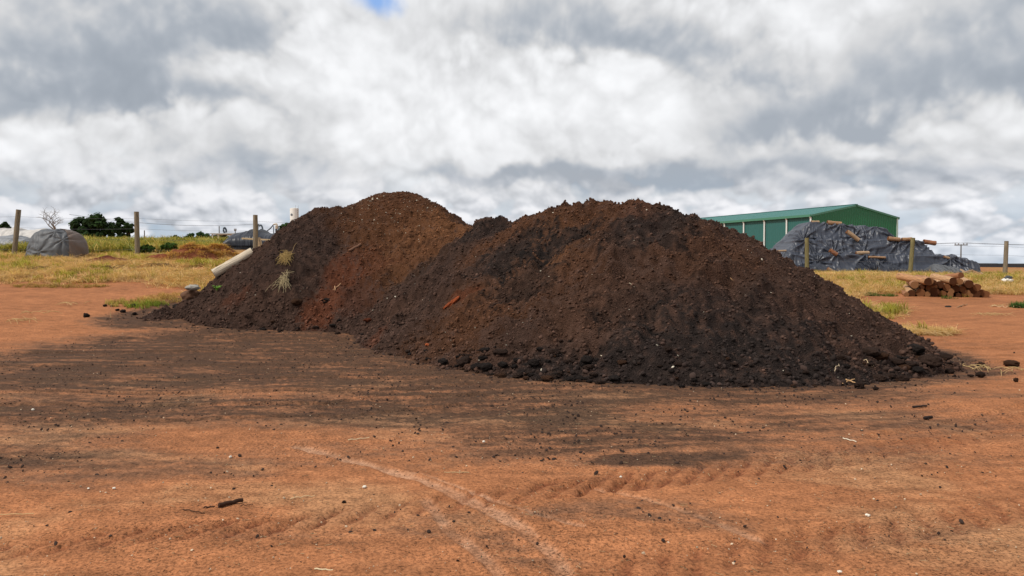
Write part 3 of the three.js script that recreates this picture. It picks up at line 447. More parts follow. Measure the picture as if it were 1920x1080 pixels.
// ------------------------------------------------------------------ wood
const barkTex = grainTexture(512, (u, v) => { const n = tile((x, y) => fbm(x * 40, y * 6, 4), u, v), k = 0.66 + n * 1.15; return [k, k * 0.94, k * 0.87]; });
const ringTex = grainTexture(256, (u, v) => { const d = Math.hypot(u - 0.5, v - 0.5), n = Math.sin(d * 120 + 3 * fbm(u * 6, v * 6, 2)) * 0.10, crack = fbm(u * 14, v * 14, 3) * 0.3, k = 0.72 + n + crack; return [k, k * 0.92, k * 0.82]; });
function logGeometry(r0, r1, len, seed) {   // along +x from -len/2 to len/2, uneven
  const n = 14, s = 20, pos = [], uv = [], idx = [];
  for (let i = 0; i <= n; i++) for (let k = 0; k <= s; k++) { const t = i / n, w = k / s * 6.2832, kk = 1 + 0.09 * noise(Math.cos(w) * 1.3 + seed * 5, Math.sin(w) * 1.3 + t * 3) + 0.035 * noise(Math.cos(w) * 4 + seed, Math.sin(w) * 4 + t * 9), r = lerp(r0, r1, t) * kk, bend = 0.05 * r0 * Math.sin(t * 3.1 + seed); pos.push((t - 0.5) * len, Math.cos(w) * r + bend, Math.sin(w) * r); uv.push(k / s, t * len * 0.5); }
  for (let i = 0; i < n; i++) for (let k = 0; k < s; k++) { const a = i * (s + 1) + k, b = a + s + 1; idx.push(a, a + 1, b, a + 1, b + 1, b); }
  const g = new THREE.BufferGeometry(); g.setAttribute('position', new THREE.Float32BufferAttribute(pos, 3)); g.setAttribute('uv', new THREE.Float32BufferAttribute(uv, 2)); g.setIndex(idx); g.computeVertexNormals();
  const ends = [0, n].map((row) => { const p = [(row / n - 0.5) * len + (row ? 0.002 : -0.002), 0, 0], u2 = [0.5, 0.5], id = []; for (let k = 0; k <= s; k++) { const o = (row * (s + 1) + k) * 3; p.push(pos[o] + (row ? 0.001 : -0.001), pos[o + 1] * 0.995, pos[o + 2] * 0.995); const w = k / s * 6.2832; u2.push(0.5 + 0.48 * Math.cos(w), 0.5 + 0.48 * Math.sin(w)); } for (let k = 1; k <= s; k++) row ? id.push(0, k, k + 1) : id.push(0, k + 1, k); const e = new THREE.BufferGeometry(); e.setAttribute('position', new THREE.Float32BufferAttribute(p, 3)); e.setAttribute('uv', new THREE.Float32BufferAttribute(u2, 2)); e.setIndex(id); e.computeVertexNormals(); return e; });
  return { side: g, ends };
}
function woodLog(name, label, category, pos, dir, r0, r1, len, seed, side, end, group) {
  const t = thing(name, label, category, pos, group), g = logGeometry(r0, r1, len, seed);
  part('bark', g.side, side, t); for (const e of g.ends) part('cut_end', e, end, t);
  t.quaternion.setFromUnitVectors(V(1, 0, 0), dir.clone().normalize()); return t;
}
const barkMat = [mat(0.60, 0.32, 0.155, 0.85, { map: barkTex, bumpMap: barkTex, bumpScale: 0.01 }), mat(0.44, 0.20, 0.09, 0.85, { map: barkTex, bumpMap: barkTex, bumpScale: 0.01 }), mat(0.66, 0.40, 0.215, 0.85, { map: barkTex, bumpMap: barkTex, bumpScale: 0.01 })];
const endMat = [mat(0.20, 0.09, 0.043, 0.9, { map: ringTex }), mat(0.09, 0.036, 0.017, 0.9, { map: ringTex }), mat(0.27, 0.14, 0.07, 0.9, { map: ringTex })];
// the log stack: end faces as measured [u, v, radius in pixels]
{
  const rows = { bottom: [[1709, 550, 8], [1726, 549, 9], [1752, 548, 10], [1768, 551, 7], [1782, 553, 6], [1797, 555, 5], [1808, 554, 6], [1831, 553, 8], [1848, 552, 8], [1700, 552, 5], [1739, 552, 6], [1820, 556, 5]], middle: [[1715, 534, 8], [1729, 537, 6], [1752, 538, 6], [1784, 546, 6], [1814, 549, 6], [1742, 540, 7], [1762, 534, 8], [1775, 539, 8], [1792, 541, 8], [1805, 542, 7], [1823, 545, 8], [1842, 548, 6]], top: [[1742, 528, 9], [1750, 530, 7], [1788, 528, 8], [1799, 528, 7], [1817, 533, 9], [1832, 539, 8]] };
  const order = ['first', 'second', 'third', 'fourth', 'fifth', 'sixth', 'seventh', 'eighth', 'ninth', 'tenth', 'eleventh', 'twelfth', 'thirteenth', 'fourteenth'], D0 = 26.3; let n = 0;
  const back = V(0.40, 0.012, -0.91).normalize();
  for (const [row, list] of Object.entries(rows)) list.sort((a, b) => a[0] - b[0]).forEach(([u, v, r], i) => {
    const k = D0 / FPX, rad = r * k * 0.86, face = at(u, v, D0 - (row === 'top' ? 0.05 : row === 'bottom' ? 0.0 : -0.05) + (n % 3) * 0.04), len = 3.0 + 0.6 * ((n * 7) % 5) / 5; n++;
    const floor = land(face.x, face.z) + rad * 0.9; if (row === 'bottom') face.y = Math.max(floor, face.y);
    const d = back.clone(); d.y += 0.015 * ((n % 3) - 1); d.x += 0.02 * ((n % 5) - 2);
    woodLog('stacked_log', `reddish log in the ${row} row of the log stack, ${order[i]} from the thick-log end`, 'log', face.clone().addScaledVector(d.normalize(), len / 2), d.clone().negate(), rad * 1.04, rad, len, n, barkMat[n % 3], endMat[(n * 2) % 3], 'logs of the stack by the dry grass');
  });
  const a = at(1686, 518, 28.4), b = at(1740, 528, 26.1); woodLog('stacked_log', 'long split log lying slanted on top of the log stack', 'log', a.clone().lerp(b, 0.5), b.clone().sub(a), 0.125, 0.125, a.distanceTo(b), 41, barkMat[0], endMat[1], 'logs of the stack by the dry grass');
  const c = at(1750, 519, 28.2), e = at(1787, 527, 26.2); woodLog('stacked_log', 'split pale log lying across the top middle of the log stack', 'log', c.clone().lerp(e, 0.5), e.clone().sub(c), 0.13, 0.12, c.distanceTo(e), 43, barkMat[2], endMat[1], 'logs of the stack by the dry grass');
  const f = at(1773, 521, 27.4), g = at(1802, 516, 26.4); woodLog('stacked_log', 'short reddish log tipped upwards at the very top of the log stack', 'log', f.clone().lerp(g, 0.5), g.clone().sub(f), 0.11, 0.10, f.distanceTo(g), 45, barkMat[1], endMat[0], 'logs of the stack by the dry grass');
}
// pale beam sticking out of the heap
{
  const a = at(400, 513, 20.0), b = at(474, 473, 20.4), m = mat(0.78, 0.70, 0.57, 0.8, { map: barkTex, bumpMap: barkTex, bumpScale: 0.006 });
  const d = b.clone().sub(a); woodLog('pale_pole', 'thick bleached wooden pole slanting out of the heap edge', 'wooden pole', a.clone().lerp(b, 0.5), d, 0.12, 0.125, d.length(), 61, m, mat(0.30, 0.2, 0.12, 0.9, { map: ringTex }));
  const s = at(362, 539, 19.4); const st = solo('pale_stone', clodShapes[2], mat(0.42, 0.40, 0.36, 0.9, { map: crumbGrain }), 'pale grey stone lying on the heap tip below the bleached pole', 'stone', s); st.scale.set(0.17, 0.10, 0.12);
  const p2 = surveyHeap(357, 555); const st2 = solo('brown_stone', clodShapes[0], mat(0.16, 0.085, 0.055, 0.9, { map: crumbGrain }), 'brown rounded lump right under the pale grey stone', 'stone', p2); st2.scale.set(0.24, 0.22, 0.2);
}
// straw bunches, sticks and small things on the heap
{
  const straw1 = [0.36, 0.25, 0.10], hang = (u, v, du, dv, n, len, seed, label, col) => {
    const p = surveyHeap(u, v), r = rng(seed), gs = [], rel = (a, b) => surveyHeap(u + a, v + b).sub(p);
    for (let i = 0; i < n; i++) {
      const s = rel((r() - 0.5) * du * 0.5, (r() - 0.5) * dv * 0.3 - dv * 0.4), l = len * (0.35 + 0.8 * r()), w = (r() - 0.55) * 0.8 * len, ty = r() < 0.25 ? -0.35 : 1, tw = (r() - 0.5) * 0.25, pts = [];
      for (let k = 0; k <= 4; k++) { const t = k / 4; pts.push(V(s.x + w * t * (0.4 + 0.6 * t) + tw * Math.sin(t * 5), s.y + 0.04 + 0.12 * Math.sin(t * 3) * r() - l * 0.70 * t * ty, s.z + 0.05 + l * 0.85 * t * ty)); }
      gs.push(tube(pts, 0.0048, 0.0032, 4, false));
    }
    return solo('straw_bunch', mergeGeometries(gs), mat(...col, 0.9), label, 'straw', p);
  };
  hang(537, 494, 26, 26, 90, 0.27, 31, 'thick bunch of yellow straw clinging to the dark heap face', straw1);
  hang(534, 538, 28, 34, 42, 0.38, 33, 'looser bunch of pale stalks on the heap below the thick straw bunch', [0.42, 0.34, 0.2]);
  const stick = (name, u0, v0, u1, v1, r0, r1, col, label, category, hit = surveyHeap, lift = 0.02, kink = 0.02) => { const a = hit(u0, v0), b = hit(u1, v1); a.y += lift; b.y += lift; const n = 7, pts = []; for (let i = 0; i <= n; i++) { const q = a.clone().lerp(b, i / n); q.y += kink * Math.sin(i * 2.1 + u0); q.x += kink * Math.sin(i * 1.3 + v0); pts.push(q); } const o = pts[0].clone(); return solo(name, tube(pts.map((q) => q.sub(o)), r0, r1, 7), mat(...col, 0.9, { map: null }), label, category, o); };
  stick('broken_stick', 654, 473, 677, 460, 0.035, 0.028, [0.16, 0.085, 0.055], 'broken reddish brown stick stuck in the upper dark heap face', 'stick', surveyHeap, 0.03, 0.006);
  stick('pale_root', 624, 547, 638, 534, 0.018, 0.010, [0.42, 0.25, 0.14], 'crooked pale root on the red streak of the heap', 'root', surveyHeap, 0.03, 0.03);
  stick('thin_stalk', 543, 482, 556, 456, 0.006, 0.004, [0.3, 0.2, 0.1], 'thin upright stalk rising above the thick straw bunch', 'stalk', surveyHeap, 0.02, 0.01);
  stick('wood_splinter', 1126, 669, 1148, 675, 0.011, 0.007, [0.55, 0.48, 0.36], 'short pale wood splinter low on the dark heap face', 'splinter', surveyHeap, 0.02, 0.004);
  stick('bent_stalk', 1620, 678, 1636, 691, 0.007, 0.005, [0.5, 0.38, 0.24], 'curved pale stalk on the heap near its tail', 'stalk', surveyHeap, 0.03, 0.02);
  stick('bent_stalk', 1563, 698, 1573, 688, 0.007, 0.005, [0.42, 0.33, 0.22], 'second curved stalk on the heap, closer to its middle', 'stalk', surveyHeap, 0.03, 0.02);
  stick('pale_twig', 1180, 533, 1190, 541, 0.008, 0.006, [0.5, 0.42, 0.3], 'pale twig in the middle of the dark heap face', 'twig', surveyHeap, 0.02, 0.004);
  stick('rust_twig', 1368, 523, 1380, 532, 0.012, 0.008, [0.28, 0.16, 0.08], 'brownish twig on the heap flank facing the log stack', 'twig', surveyHeap, 0.02, 0.004);
  for (const [i, a] of [[[1580, 722, 1602, 713], [1586, 714, 1608, 722]], [[1576, 718, 1598, 718]]].flat().entries()) stick('split_stick', ...a, 0.010, 0.006, [0.52, 0.32, 0.16], ['pale split stick crossing another at the heap foot', 'pale split stick lying under the crossing one at the heap foot', 'orange split stick between the two pale ones at the heap foot'][i], 'stick', surveyHeap, 0.02, 0.004);
  // rust red clay slab
  const q = surveyHeap(846, 568), slab = solo('clay_slab', clodShapes[3], mat(0.42, 0.10, 0.035, 0.9, { map: crumbGrain, bumpMap: crumbBump, bumpScale: 0.02 }), 'bright orange red clay slab embedded in the heap face', 'clay slab', q); slab.scale.set(0.19, 0.045, 0.08); slab.rotation.set(0.3, 0.2, 0.62);
  const q2 = surveyHeap(802, 647), s2 = solo('clay_lump', clodShapes[1], mat(0.40, 0.10, 0.035, 0.9, { map: crumbGrain }), 'small orange clay lump near the heap foot in the dip', 'clay lump', q2); s2.scale.set(0.05, 0.04, 0.05);
  const gp = surveyHeap(407, 545), gs = []; { const r = rng(3); for (let i = 0; i < 22; i++) { const a = r() * 6.28, l = 0.07 + 0.07 * r(); gs.push(tube([V(0, 0, 0), V(Math.cos(a) * l * 0.5, l * 0.9, Math.sin(a) * l * 0.5), V(Math.cos(a) * l, l, Math.sin(a) * l)], 0.012, 0.004, 4, false)); } } solo('green_seedling', mergeGeometries(gs), mat(0.14, 0.3, 0.03, 0.8), 'small bright green seedling on the dark heap edge', 'seedling', gp);
  // foreground sticks
  stick('bark_chunk', 411, 952, 455, 941, 0.016, 0.014, [0.045, 0.022, 0.014], 'thick dark piece of bark lying on the orange soil', 'stick', landHit, 0.014, 0.003);
  stick('dark_twig', 343, 958, 384, 964, 0.004, 0.003, [0.07, 0.035, 0.02], 'thin dark twig farthest out beside the thick bark piece', 'twig', landHit, 0.006, 0.003);
  stick('dark_twig', 383, 953, 403, 952, 0.006, 0.004, [0.06, 0.03, 0.02], 'crumbly dark twig end touching the thick bark piece', 'twig', landHit, 0.006, 0.003);
  stick('dark_twig', 450, 950, 475, 948, 0.003, 0.002, [0.06, 0.03, 0.02], 'fine dark twig just past the thick bark piece', 'twig', landHit, 0.006, 0.003);
  stick('straw_stalk', -12, 969, 64, 967, 0.0035, 0.003, [0.55, 0.36, 0.18], 'long straight straw stalk on the orange soil at the frame edge', 'straw', landHit, 0.008, 0.002);
  stick('straw_stalk', 653, 828, 692, 823, 0.006, 0.004, [0.6, 0.45, 0.28], 'pale straw stalk on the dark stained soil in mid yard', 'straw', landHit, 0.01, 0.003);
  stick('straw_stalk', 1580, 824, 1606, 830, 0.006, 0.004, [0.66, 0.58, 0.45], 'whitish straw stalk on the brown soil before the heap tail', 'straw', landHit, 0.01, 0.003);
  stick('straw_stalk', 545, 936, 590, 932, 0.004, 0.002, [0.55, 0.42, 0.25], 'forked straw stalk between the bark piece and the white stone', 'straw', landHit, 0.008, 0.006);
  stick('straw_stalk', 590, 1071, 625, 1074, 0.005, 0.003, [0.62, 0.5, 0.32], 'pale straw stalk at the bottom edge of the yard', 'straw', landHit, 0.008, 0.002);
  stick('straw_stalk', 832, 887, 880, 887, 0.003, 0.003, [0.5, 0.36, 0.2], 'thin straw stalk beside the pale wash line', 'straw', landHit, 0.006, 0.002);
  stick('grass_stem', 207, 598, 209, 570, 0.006, 0.004, [0.5, 0.36, 0.19], 'lone dry grass stem among the loose clods by the heap tip', 'grass stem', (u, v) => at(u, v, -landHit(207, 598).z), 0.0, 0.015);
  for (const [u, v, w, label] of [[683, 917, 6, 'round white stone lying by the pale wash line'], [1627, 970, 6, 'flat pale chip in the orange yard before the heap tail'], [1574, 1076, 6, 'white stone at the bottom edge of the yard'], [1164, 897, 4, 'small white pebble on the orange soil in mid yard'], [214, 918, 4, 'white pebble on the dark stained patch nearest the camera'], [166, 918, 3, 'tiny white pebble beside another on the stained patch'], [907, 830, 4, 'white chip on the brown soil below the heap'], [432, 859, 4, 'white pebble on the orange soil above the bark piece'], [62, 770, 4, 'yellowish pebble on the dark soil at the frame edge']]) { const p = landHit(u, v), k = -p.z / FPX; p.y += w * k * 0.5; const o = solo('white_stone', clodShapes[w % 5], mat(0.72, 0.66, 0.56, 0.8), label, 'stone', p); o.scale.set(w * k * 0.8, w * k * 0.6, w * k * 0.6); o.rotation.y = u; }
  stick('dark_chip', 1733, 786, 1747, 784, 0.018, 0.016, [0.03, 0.02, 0.017], 'flat black chip on the brown soil before the heap tail', 'wood chip', landHit, 0.012, 0.002);
  stick('dark_chip', 1712, 765, 1737, 763, 0.013, 0.010, [0.03, 0.02, 0.017], 'thin black chip lying above the flat black chip', 'wood chip', landHit, 0.012, 0.002);
  // straw on the soil behind
  const lay = (u, v, n, len, seed, label) => { const p = landHit(u, v); p.y += 0.01; straws('straw_wisp', label, 'straw', p, n, len, 0.22, [0.52, 0.36, 0.17], seed, 0.6); };
  lay(45, 603, 16, 0.8, 51, 'pale straw wisp on the red soil at the frame edge'); lay(70, 588, 8, 0.6, 52, 'thin straw wisp beyond the pale one at the frame edge'); lay(140, 571, 7, 0.7, 53, 'flat straw wisp on the red soil before the loose clods');
  lay(1830, 690, 10, 0.55, 54, 'yellow straw strands beside the oval clod past the heap tail'); lay(1890, 695, 9, 0.6, 55, 'yellow straw strands under the long clod past the heap tail'); lay(1865, 592, 12, 0.8, 56, 'dead straw strands on the red soil before the log stack'); lay(1885, 575, 9, 0.7, 57, 'pale dry stalks on the red soil past the log stack'); lay(1740, 627, 14, 0.9, 58, 'straw strands trailing from the grass strip beside the heap');
  const db = landHit(1778, 576); const o1 = solo('dark_scrap', clodShapes[4], mat(0.03, 0.025, 0.022), 'black scrap lying on the red soil before the log stack', 'scrap', db); o1.scale.set(0.10, 0.06, 0.06);
  stick('fallen_branch', 1795, 577, 1812, 572, 0.02, 0.012, [0.3, 0.18, 0.1], 'short brown branch beside the black scrap before the log stack', 'branch', landHit, 0.02, 0.02);
  stick('fallen_branch', 1858, 575, 1890, 577, 0.022, 0.014, [0.5, 0.34, 0.2], 'pale bent branch on the red soil past the log stack', 'branch', landHit, 0.02, 0.03);
}

// ------------------------------------------------------------------ tarpaulins
function sheet(nu, nv, f) {   // f(s, t) -> Vector3; normals outward if s runs right and t runs up over the top
  const pos = [], uv = [], idx = []; for (let j = 0; j <= nv; j++) for (let i = 0; i <= nu; i++) { const p = f(i / nu, j / nv); pos.push(p.x, p.y, p.z); uv.push(p.x * 0.5, (p.y - p.z) * 0.5); }
  for (let j = 0; j < nv; j++) for (let i = 0; i < nu; i++) { const a = j * (nu + 1) + i, b = a + nu + 1; idx.push(a, a + 1, b, a + 1, b + 1, b); }
  const g = new THREE.BufferGeometry(); g.setAttribute('position', new THREE.Float32BufferAttribute(pos, 3)); g.setAttribute('uv', new THREE.Float32BufferAttribute(uv, 2)); g.setIndex(idx); g.computeVertexNormals(); return g;
}
function folds(g, amp, fx, seed, anchors = [], flat = 0.35) {   // hanging pleats, creases that fan out from where the sheet is held, and smooth stretches between
  const p = g.attributes.position, n = g.attributes.normal, ridge = (q) => { const w = 1 - Math.abs(q) * 2.1; return w > 0 ? w * w : 0.25 * w; };
  const out = new Float32Array(p.count);
  for (let i = 0; i < p.count; i++) {
    const x = p.getX(i), y = p.getY(i), z = p.getZ(i), d = y - z * 0.8, wx = x + 0.35 * noise(x * 0.5 + seed, d * 0.4) + 0.22 * d * noise(x * 0.28 + seed * 3, 2.2);
    const calm = flat + (1 - flat) * sstep(-0.25, 0.35, noise(x * 0.55 + seed * 2, d * 0.7 + seed));
    const a = ridge(noise(wx * fx * 0.8 + seed, d * 0.16)), b = ridge(noise(wx * fx * 1.9 + 7, d * 0.24 + seed)), u1 = x * 0.5 + d * 0.86, u2 = x * 0.86 - d * 0.5, c = ridge(noise(u1 * 1.3 + seed, u2 * 0.2)), e = ridge(noise(u2 * 1.2 + seed * 2, u1 * 0.2)), f = ridge(noise(wx * fx * 4.3 + seed, d * 0.5));
    let h = calm * (a * 0.5 + b * 0.4 + c * 0.22 + e * 0.26 + f * 0.16) - 0.3;
    for (const [ax, ay, az, r0, k, ph] of anchors) {
      const dx = x - ax, dy = y - ay, r = Math.hypot(dx, dy, z - az); if (r > r0 * 3.2) continue;
      const th = Math.atan2(dx, dy), q = Math.cos(th * k + ph + 1.3 * noise(th * 1.5 + ph, r * 0.8)); h += Math.exp(-r / r0) * (r / (r + 0.2)) * 1.5 * (q > 0 ? q * q : -0.25);
    }
    out[i] = amp * h;
  }
  for (let i = 0; i < p.count; i++) p.setXYZ(i, p.getX(i) + n.getX(i) * out[i], p.getY(i) + n.getY(i) * out[i], p.getZ(i) + n.getZ(i) * out[i]);
  g.computeVertexNormals(); return g;
}
const dust = grainTexture(512, (u, v) => { const n = tile((x, y) => fbm(x * 7, y * 7, 5), u, v), k = 0.82 + 0.35 * n; return [k * 1.01, k, k * 0.99]; });
const tarpMat = mat(0.054, 0.063, 0.088, 0.42, { map: dust, specularIntensity: 0.8 }), tarpBlack = mat(0.028, 0.033, 0.048, 0.42, { map: dust, specularIntensity: 0.6 }), tarpGrey = mat(0.115, 0.122, 0.135, 0.55, { map: dust, specularIntensity: 0.6 });
let bigTarp;
{
  const D0 = 47, base = (x) => land(x, -D0) - 0.04, k = D0 / FPX;
  const topV = [[1462, 0], [1478, 0.55], [1490, 1.30], [1512, 2.15], [1530, 2.80], [1545, 3.20], [1560, 3.26], [1585, 3.12], [1640, 3.02], [1690, 2.95], [1700, 2.62], [1712, 2.15], [1748, 2.05], [1760, 1.8], [1780, 1.28], [1800, 1.06], [1836, 0.82], [1842, 0.5], [1846, 0]];
  const t = thing('tarpaulin_stack', 'big stepped stack covered with dark blue grey tarpaulin before the green warehouse', 'tarpaulin stack', V(0, 0, 0));
  const prof = (u) => { const T = table(topV, u), a = Math.min(1.12, T), b = Math.min(2.06, T), c = T, bulge = 0.3 * noise(u * 0.014, 3); return [[0, 0], [-0.35 - bulge * 0.3, a * 0.5], [-0.5 - bulge, a], [-1.0 - bulge, a + 0.03 * (T > 1.2)], [-1.25, lerp(a, b, 0.55)], [-1.45, b], [-2.0, b + 0.04 * (T > 2.2)], [-2.2, lerp(b, c, 0.5)], [-2.45, c], [-3.2, c + 0.02], [-5.0, c * 0.96], [-5.6, c * 0.4], [-5.8, 0]]; };
  const g = sheet(380, 170, (s, v) => { const u = lerp(1462, 1846, s), P = prof(u), f = v * (P.length - 1), i = Math.min(Math.floor(f), P.length - 2), q = f - i, z = lerp(P[i][0], P[i + 1][0], q), y = lerp(P[i][1], P[i + 1][1], q), x = (u - 960) / FPX * D0, sag = 1 - 0.06 * Math.max(0, noise(x * 0.8, 7)) * sstep(0.5, 2.5, y); return V(x, base(x) + Math.max(0, y) * sag, -D0 + z); });
  g.computeVertexNormals();
  const held = [[1600, 444, 49.2], [1676, 448, 49], [1702, 449, 49], [1743, 455, 48.6], [1562, 473, 48.1], [1617, 475, 48.1], [1548, 417, 49.6], [1575, 420, 49.6], [1510, 450, 48.6], [1640, 424, 49.6], [1645, 500, 47.4], [1775, 484, 48], [1690, 425, 49.5], [1530, 490, 47.6]].map(([u, v, D], i) => { const p = at(u, v, D); return [p.x, p.y, p.z, 0.55 + 0.25 * (i % 3), 8 + (i * 5) % 6, i * 1.7]; });
  folds(g, 0.17, 1.1, 3.7, held, 0.15);
  { const p = g.attributes.position; for (let i = 0; i < p.count; i++) { const b = land(p.getX(i), p.getZ(i)); if (p.getY(i) < b) p.setY(i, b - 0.02); } g.computeVertexNormals(); }
  bigTarp = part('tarpaulin', g, tarpMat, t); bigTarp.material.side = THREE.DoubleSide;
  // crumpled lower tarpaulins
  const low = (u0, u1, D, hgt, seed, m, label, amp = 0.2) => { const g2 = sheet(120, 60, (s, v) => { const u = lerp(u0, u1, s), x = (u - 960) / FPX * D, e = Math.pow(Math.sin(Math.PI * clamp(s, 0.0, 1)), 0.45), h = hgt * e * (0.75 + 0.5 * fbm(s * 4 + seed, seed, 2)), w = v * Math.PI, y = Math.pow(Math.sin(w), 0.7) * h, z = -D - 1.1 + 1.1 * Math.cos(w); return V(x, land(x, z) - 0.03 + y, z); }); { const p = g2.attributes.position; for (let i = 0; i < p.count; i++) { const x = p.getX(i), z = p.getZ(i), y0 = land(x, z); p.setY(i, y0 + (p.getY(i) - y0) * (0.85 + 0.45 * noise(x * 1.5 + seed, z * 1.6))); } g2.computeVertexNormals(); } folds(g2, amp * 1.1, 1.9, seed, [], 0.7); return solo('crumpled_tarpaulin', g2, m, label, 'tarpaulin', null); };
  tarpMat.side = tarpBlack.side = tarpGrey.side = THREE.DoubleSide;
  low(1372, 1482, 49.5, 1.22, 5.1, tarpMat, 'low tarpaulin heap between the compost heap and the stepped tarpaulin stack', 0.24);
  low(1418, 1500, 46.3, 0.55, 8.3, tarpGrey, 'crumpled dusty tarpaulin folds at the foot of the low tarpaulin heap', 0.22);
  low(1494, 1575, 45.9, 0.75, 12.1, tarpBlack, 'bunched black tarpaulin behind the fence post at the stack corner', 0.26);
  low(1624, 1706, 46.0, 1.12, 14.4, tarpBlack, 'black tarpaulin bundle bulging out of the stack front by the second fence post', 0.26);
  low(1758, 1806, 45.6, 0.85, 17.7, tarpGrey, 'dusty grey tarpaulin bundle at the low end of the stack', 0.22);
  low(1700, 1850, 45.2, 0.28, 19.9, tarpBlack, 'flat black tarpaulin edge trailing along the low end of the stack', 0.12);
  // timber weighing the tarpaulins down
  const ray = new THREE.Raycaster(); scene.updateMatrixWorld(true);
  const onTarp = (u, v) => { const [a, b] = sight(u, v); ray.set(camera.position.clone(), V(a, b, -1).normalize()); const h = ray.intersectObject(bigTarp)[0]; return h ? h.point : at(u, v, D0 + 1.5); };
  const side = [mat(0.46, 0.28, 0.16, 0.85, { map: barkTex }), mat(0.52, 0.37, 0.24, 0.85, { map: barkTex }), mat(0.40, 0.18, 0.095, 0.85, { map: barkTex })];
  const put = (u0, v0, u1, v1, r, m, label, depth) => { const a = depth ? at(u0, v0, depth) : onTarp(u0, v0), b = depth ? at(u1, v1, depth) : onTarp(u1, v1); const D = Math.min(-a.z, -b.z) - (depth ? 0 : r * 0.8), p = at(u0, v0, D), q = at(u1, v1, D), d = q.clone().sub(p); woodLog('weight_log', label, 'log', p.clone().lerp(q, 0.5), d, r, r, d.length(), u0 % 17, side[m], endMat[0], 'logs holding the tarpaulins down'); };
  put(1551, 417, 1577, 420, 0.14, 0, 'thick log on the top edge of the tarpaulin stack', 49.7); put(1521, 416, 1536, 416, 0.08, 1, 'short thin log at the top corner of the tarpaulin stack', 49.7);
  put(1588, 434, 1610, 450, 0.13, 1, 'pale log slanting down the upper face of the tarpaulin stack'); put(1665, 447, 1687, 449, 0.13, 0, 'log on the middle ledge of the stack, first of the pair'); put(1691, 449, 1710, 448, 0.11, 0, 'log on the middle ledge of the stack, second of the pair by the post'); put(1732, 453, 1754, 456, 0.15, 2, 'reddish log on the crest of the lower end of the tarpaulin stack', 49.2);
  put(1556, 469, 1569, 477, 0.13, 2, 'short red log tilted in a hollow of the tarpaulin stack'); put(1605, 475, 1629, 474, 0.12, 1, 'pale log lying level on the lower ledge of the stack'); put(1628, 482, 1660, 483, 0.07, 0, 'thin plank on the lower ledge above the black bundle'); put(1770, 481, 1780, 484, 0.07, 1, 'small wood block where the stack drops to its low end', 46.4);
  put(1428, 465, 1436, 467, 0.08, 1, 'small wood block on the crest of the low tarpaulin heap', 49.2); put(1447, 471, 1474, 470, 0.06, 1, 'narrow board lying on the low tarpaulin heap', 48.2); put(1552, 503, 1561, 509, 0.09, 1, 'pale log end poking out at the foot of the stack', 45.4); put(1425, 489, 1449, 488, 0.06, 1, 'pale board beside the crumpled dusty tarpaulin folds', 45.6);
  // broken wood and scraps past the low end
  const r = rng(71), lab = ['splintered brown board on the scrap pile past the tarpaulin stack', 'longest brown board on the scrap pile past the tarpaulin stack', 'pale short board on the scrap pile past the tarpaulin stack', 'dark board lying flat on the scrap pile past the tarpaulin stack', 'leaning board at the outer end of the scrap pile'];
  [[1802, 512, 1824, 506, 0.05, 1], [1822, 507, 1840, 514, 0.07, 0], [1803, 506, 1812, 512, 0.07, 1], [1826, 519, 1852, 518, 0.06, 0], [1841, 512, 1851, 520, 0.04, 1]].forEach(([a, b, c, d, w, m], i) => { const p = at(a, b, 41 - i * 0.3), q = at(c, d, 40.6 - i * 0.3), v = q.clone().sub(p); const o = solo('scrap_board', box(v.length(), w, 0.18), side[m], lab[i], 'board', p.clone().lerp(q, 0.5), 'boards of the scrap pile'); o.quaternion.setFromUnitVectors(V(1, 0, 0), v.normalize()); });
  low(1796, 1850, 40.6, 0.22, 23.3, tarpGrey, 'torn grey plastic under the scrap boards past the tarpaulin stack', 0.12);
  const sp2 = landHit(1889, 532), sk = thing('white_sack', 'crumpled white sack with a dark mouth lying in the dry grass', 'sack', sp2); const s1 = part('sack_body', clodShapes[1], mat(0.75, 0.72, 0.68, 0.7), sk); s1.scale.set(0.24, 0.15, 0.16); s1.position.set(0, 0.12, 0); const s2 = part('sack_mouth', clodShapes[2], mat(0.05, 0.055, 0.06, 0.7), sk); s2.scale.set(0.16, 0.13, 0.12); s2.position.set(0.06, 0.26, -0.06);
}
// grey covered mound by the fence
{
  const D = 35.6, c = at(105, 470, D), gx = land(c.x, c.z), t = thing('covered_mound', 'rounded mound wrapped in dusty grey tarpaulin in the grass near the fence', 'covered mound', V(c.x, gx - 0.12, -D));
  const shape = (a0, a1, nu, amp, lift) => { const g = sheet(nu, 70, (s, v) => { const w = lerp(a0, a1, s), up = v * Math.PI / 2, rr = Math.pow(Math.cos(up), 0.58), sq = 1 / Math.pow(Math.pow(Math.abs(Math.cos(w)), 2.3) + Math.pow(Math.abs(Math.sin(w)), 2.3), 1 / 2.3), rx = (1.28 + lift) * (1 + 0.05 * noise(Math.cos(w) * 2, Math.sin(w) * 2)), x = Math.cos(w) * rx * rr * sq + 0.14 * Math.sin(up); return V(x, (1.42 + lift) * Math.pow(Math.sin(up), 0.95) * (1 - 0.05 * x), -Math.sin(w) * (1.02 + lift) * rr * sq); }); return folds(g, amp, 1.5, 2.2, [[0.35, 1.25, 0.5, 0.5, 7, 0.4], [-0.2, 0.35, 1.0, 0.45, 6, 1.9], [0.75, 0.9, 0.7, 0.4, 7, 2.6], [-0.9, 0.4, 0.7, 0.4, 6, 0.9]], 0.3); };
  const A = Math.PI; part('tarpaulin', shape(A * 2.42, A * 0.72, 130, 0.095, 0), tarpGrey, t);
  const brown = mat(0.15, 0.11, 0.09, 0.6, { map: dust, side: THREE.DoubleSide }); const b = part('brown_cover', shape(A * 2.44, A * 1.76, 60, 0.095, 0.035), brown, t); b.userData.label = 'brown stained cover over one side';
}
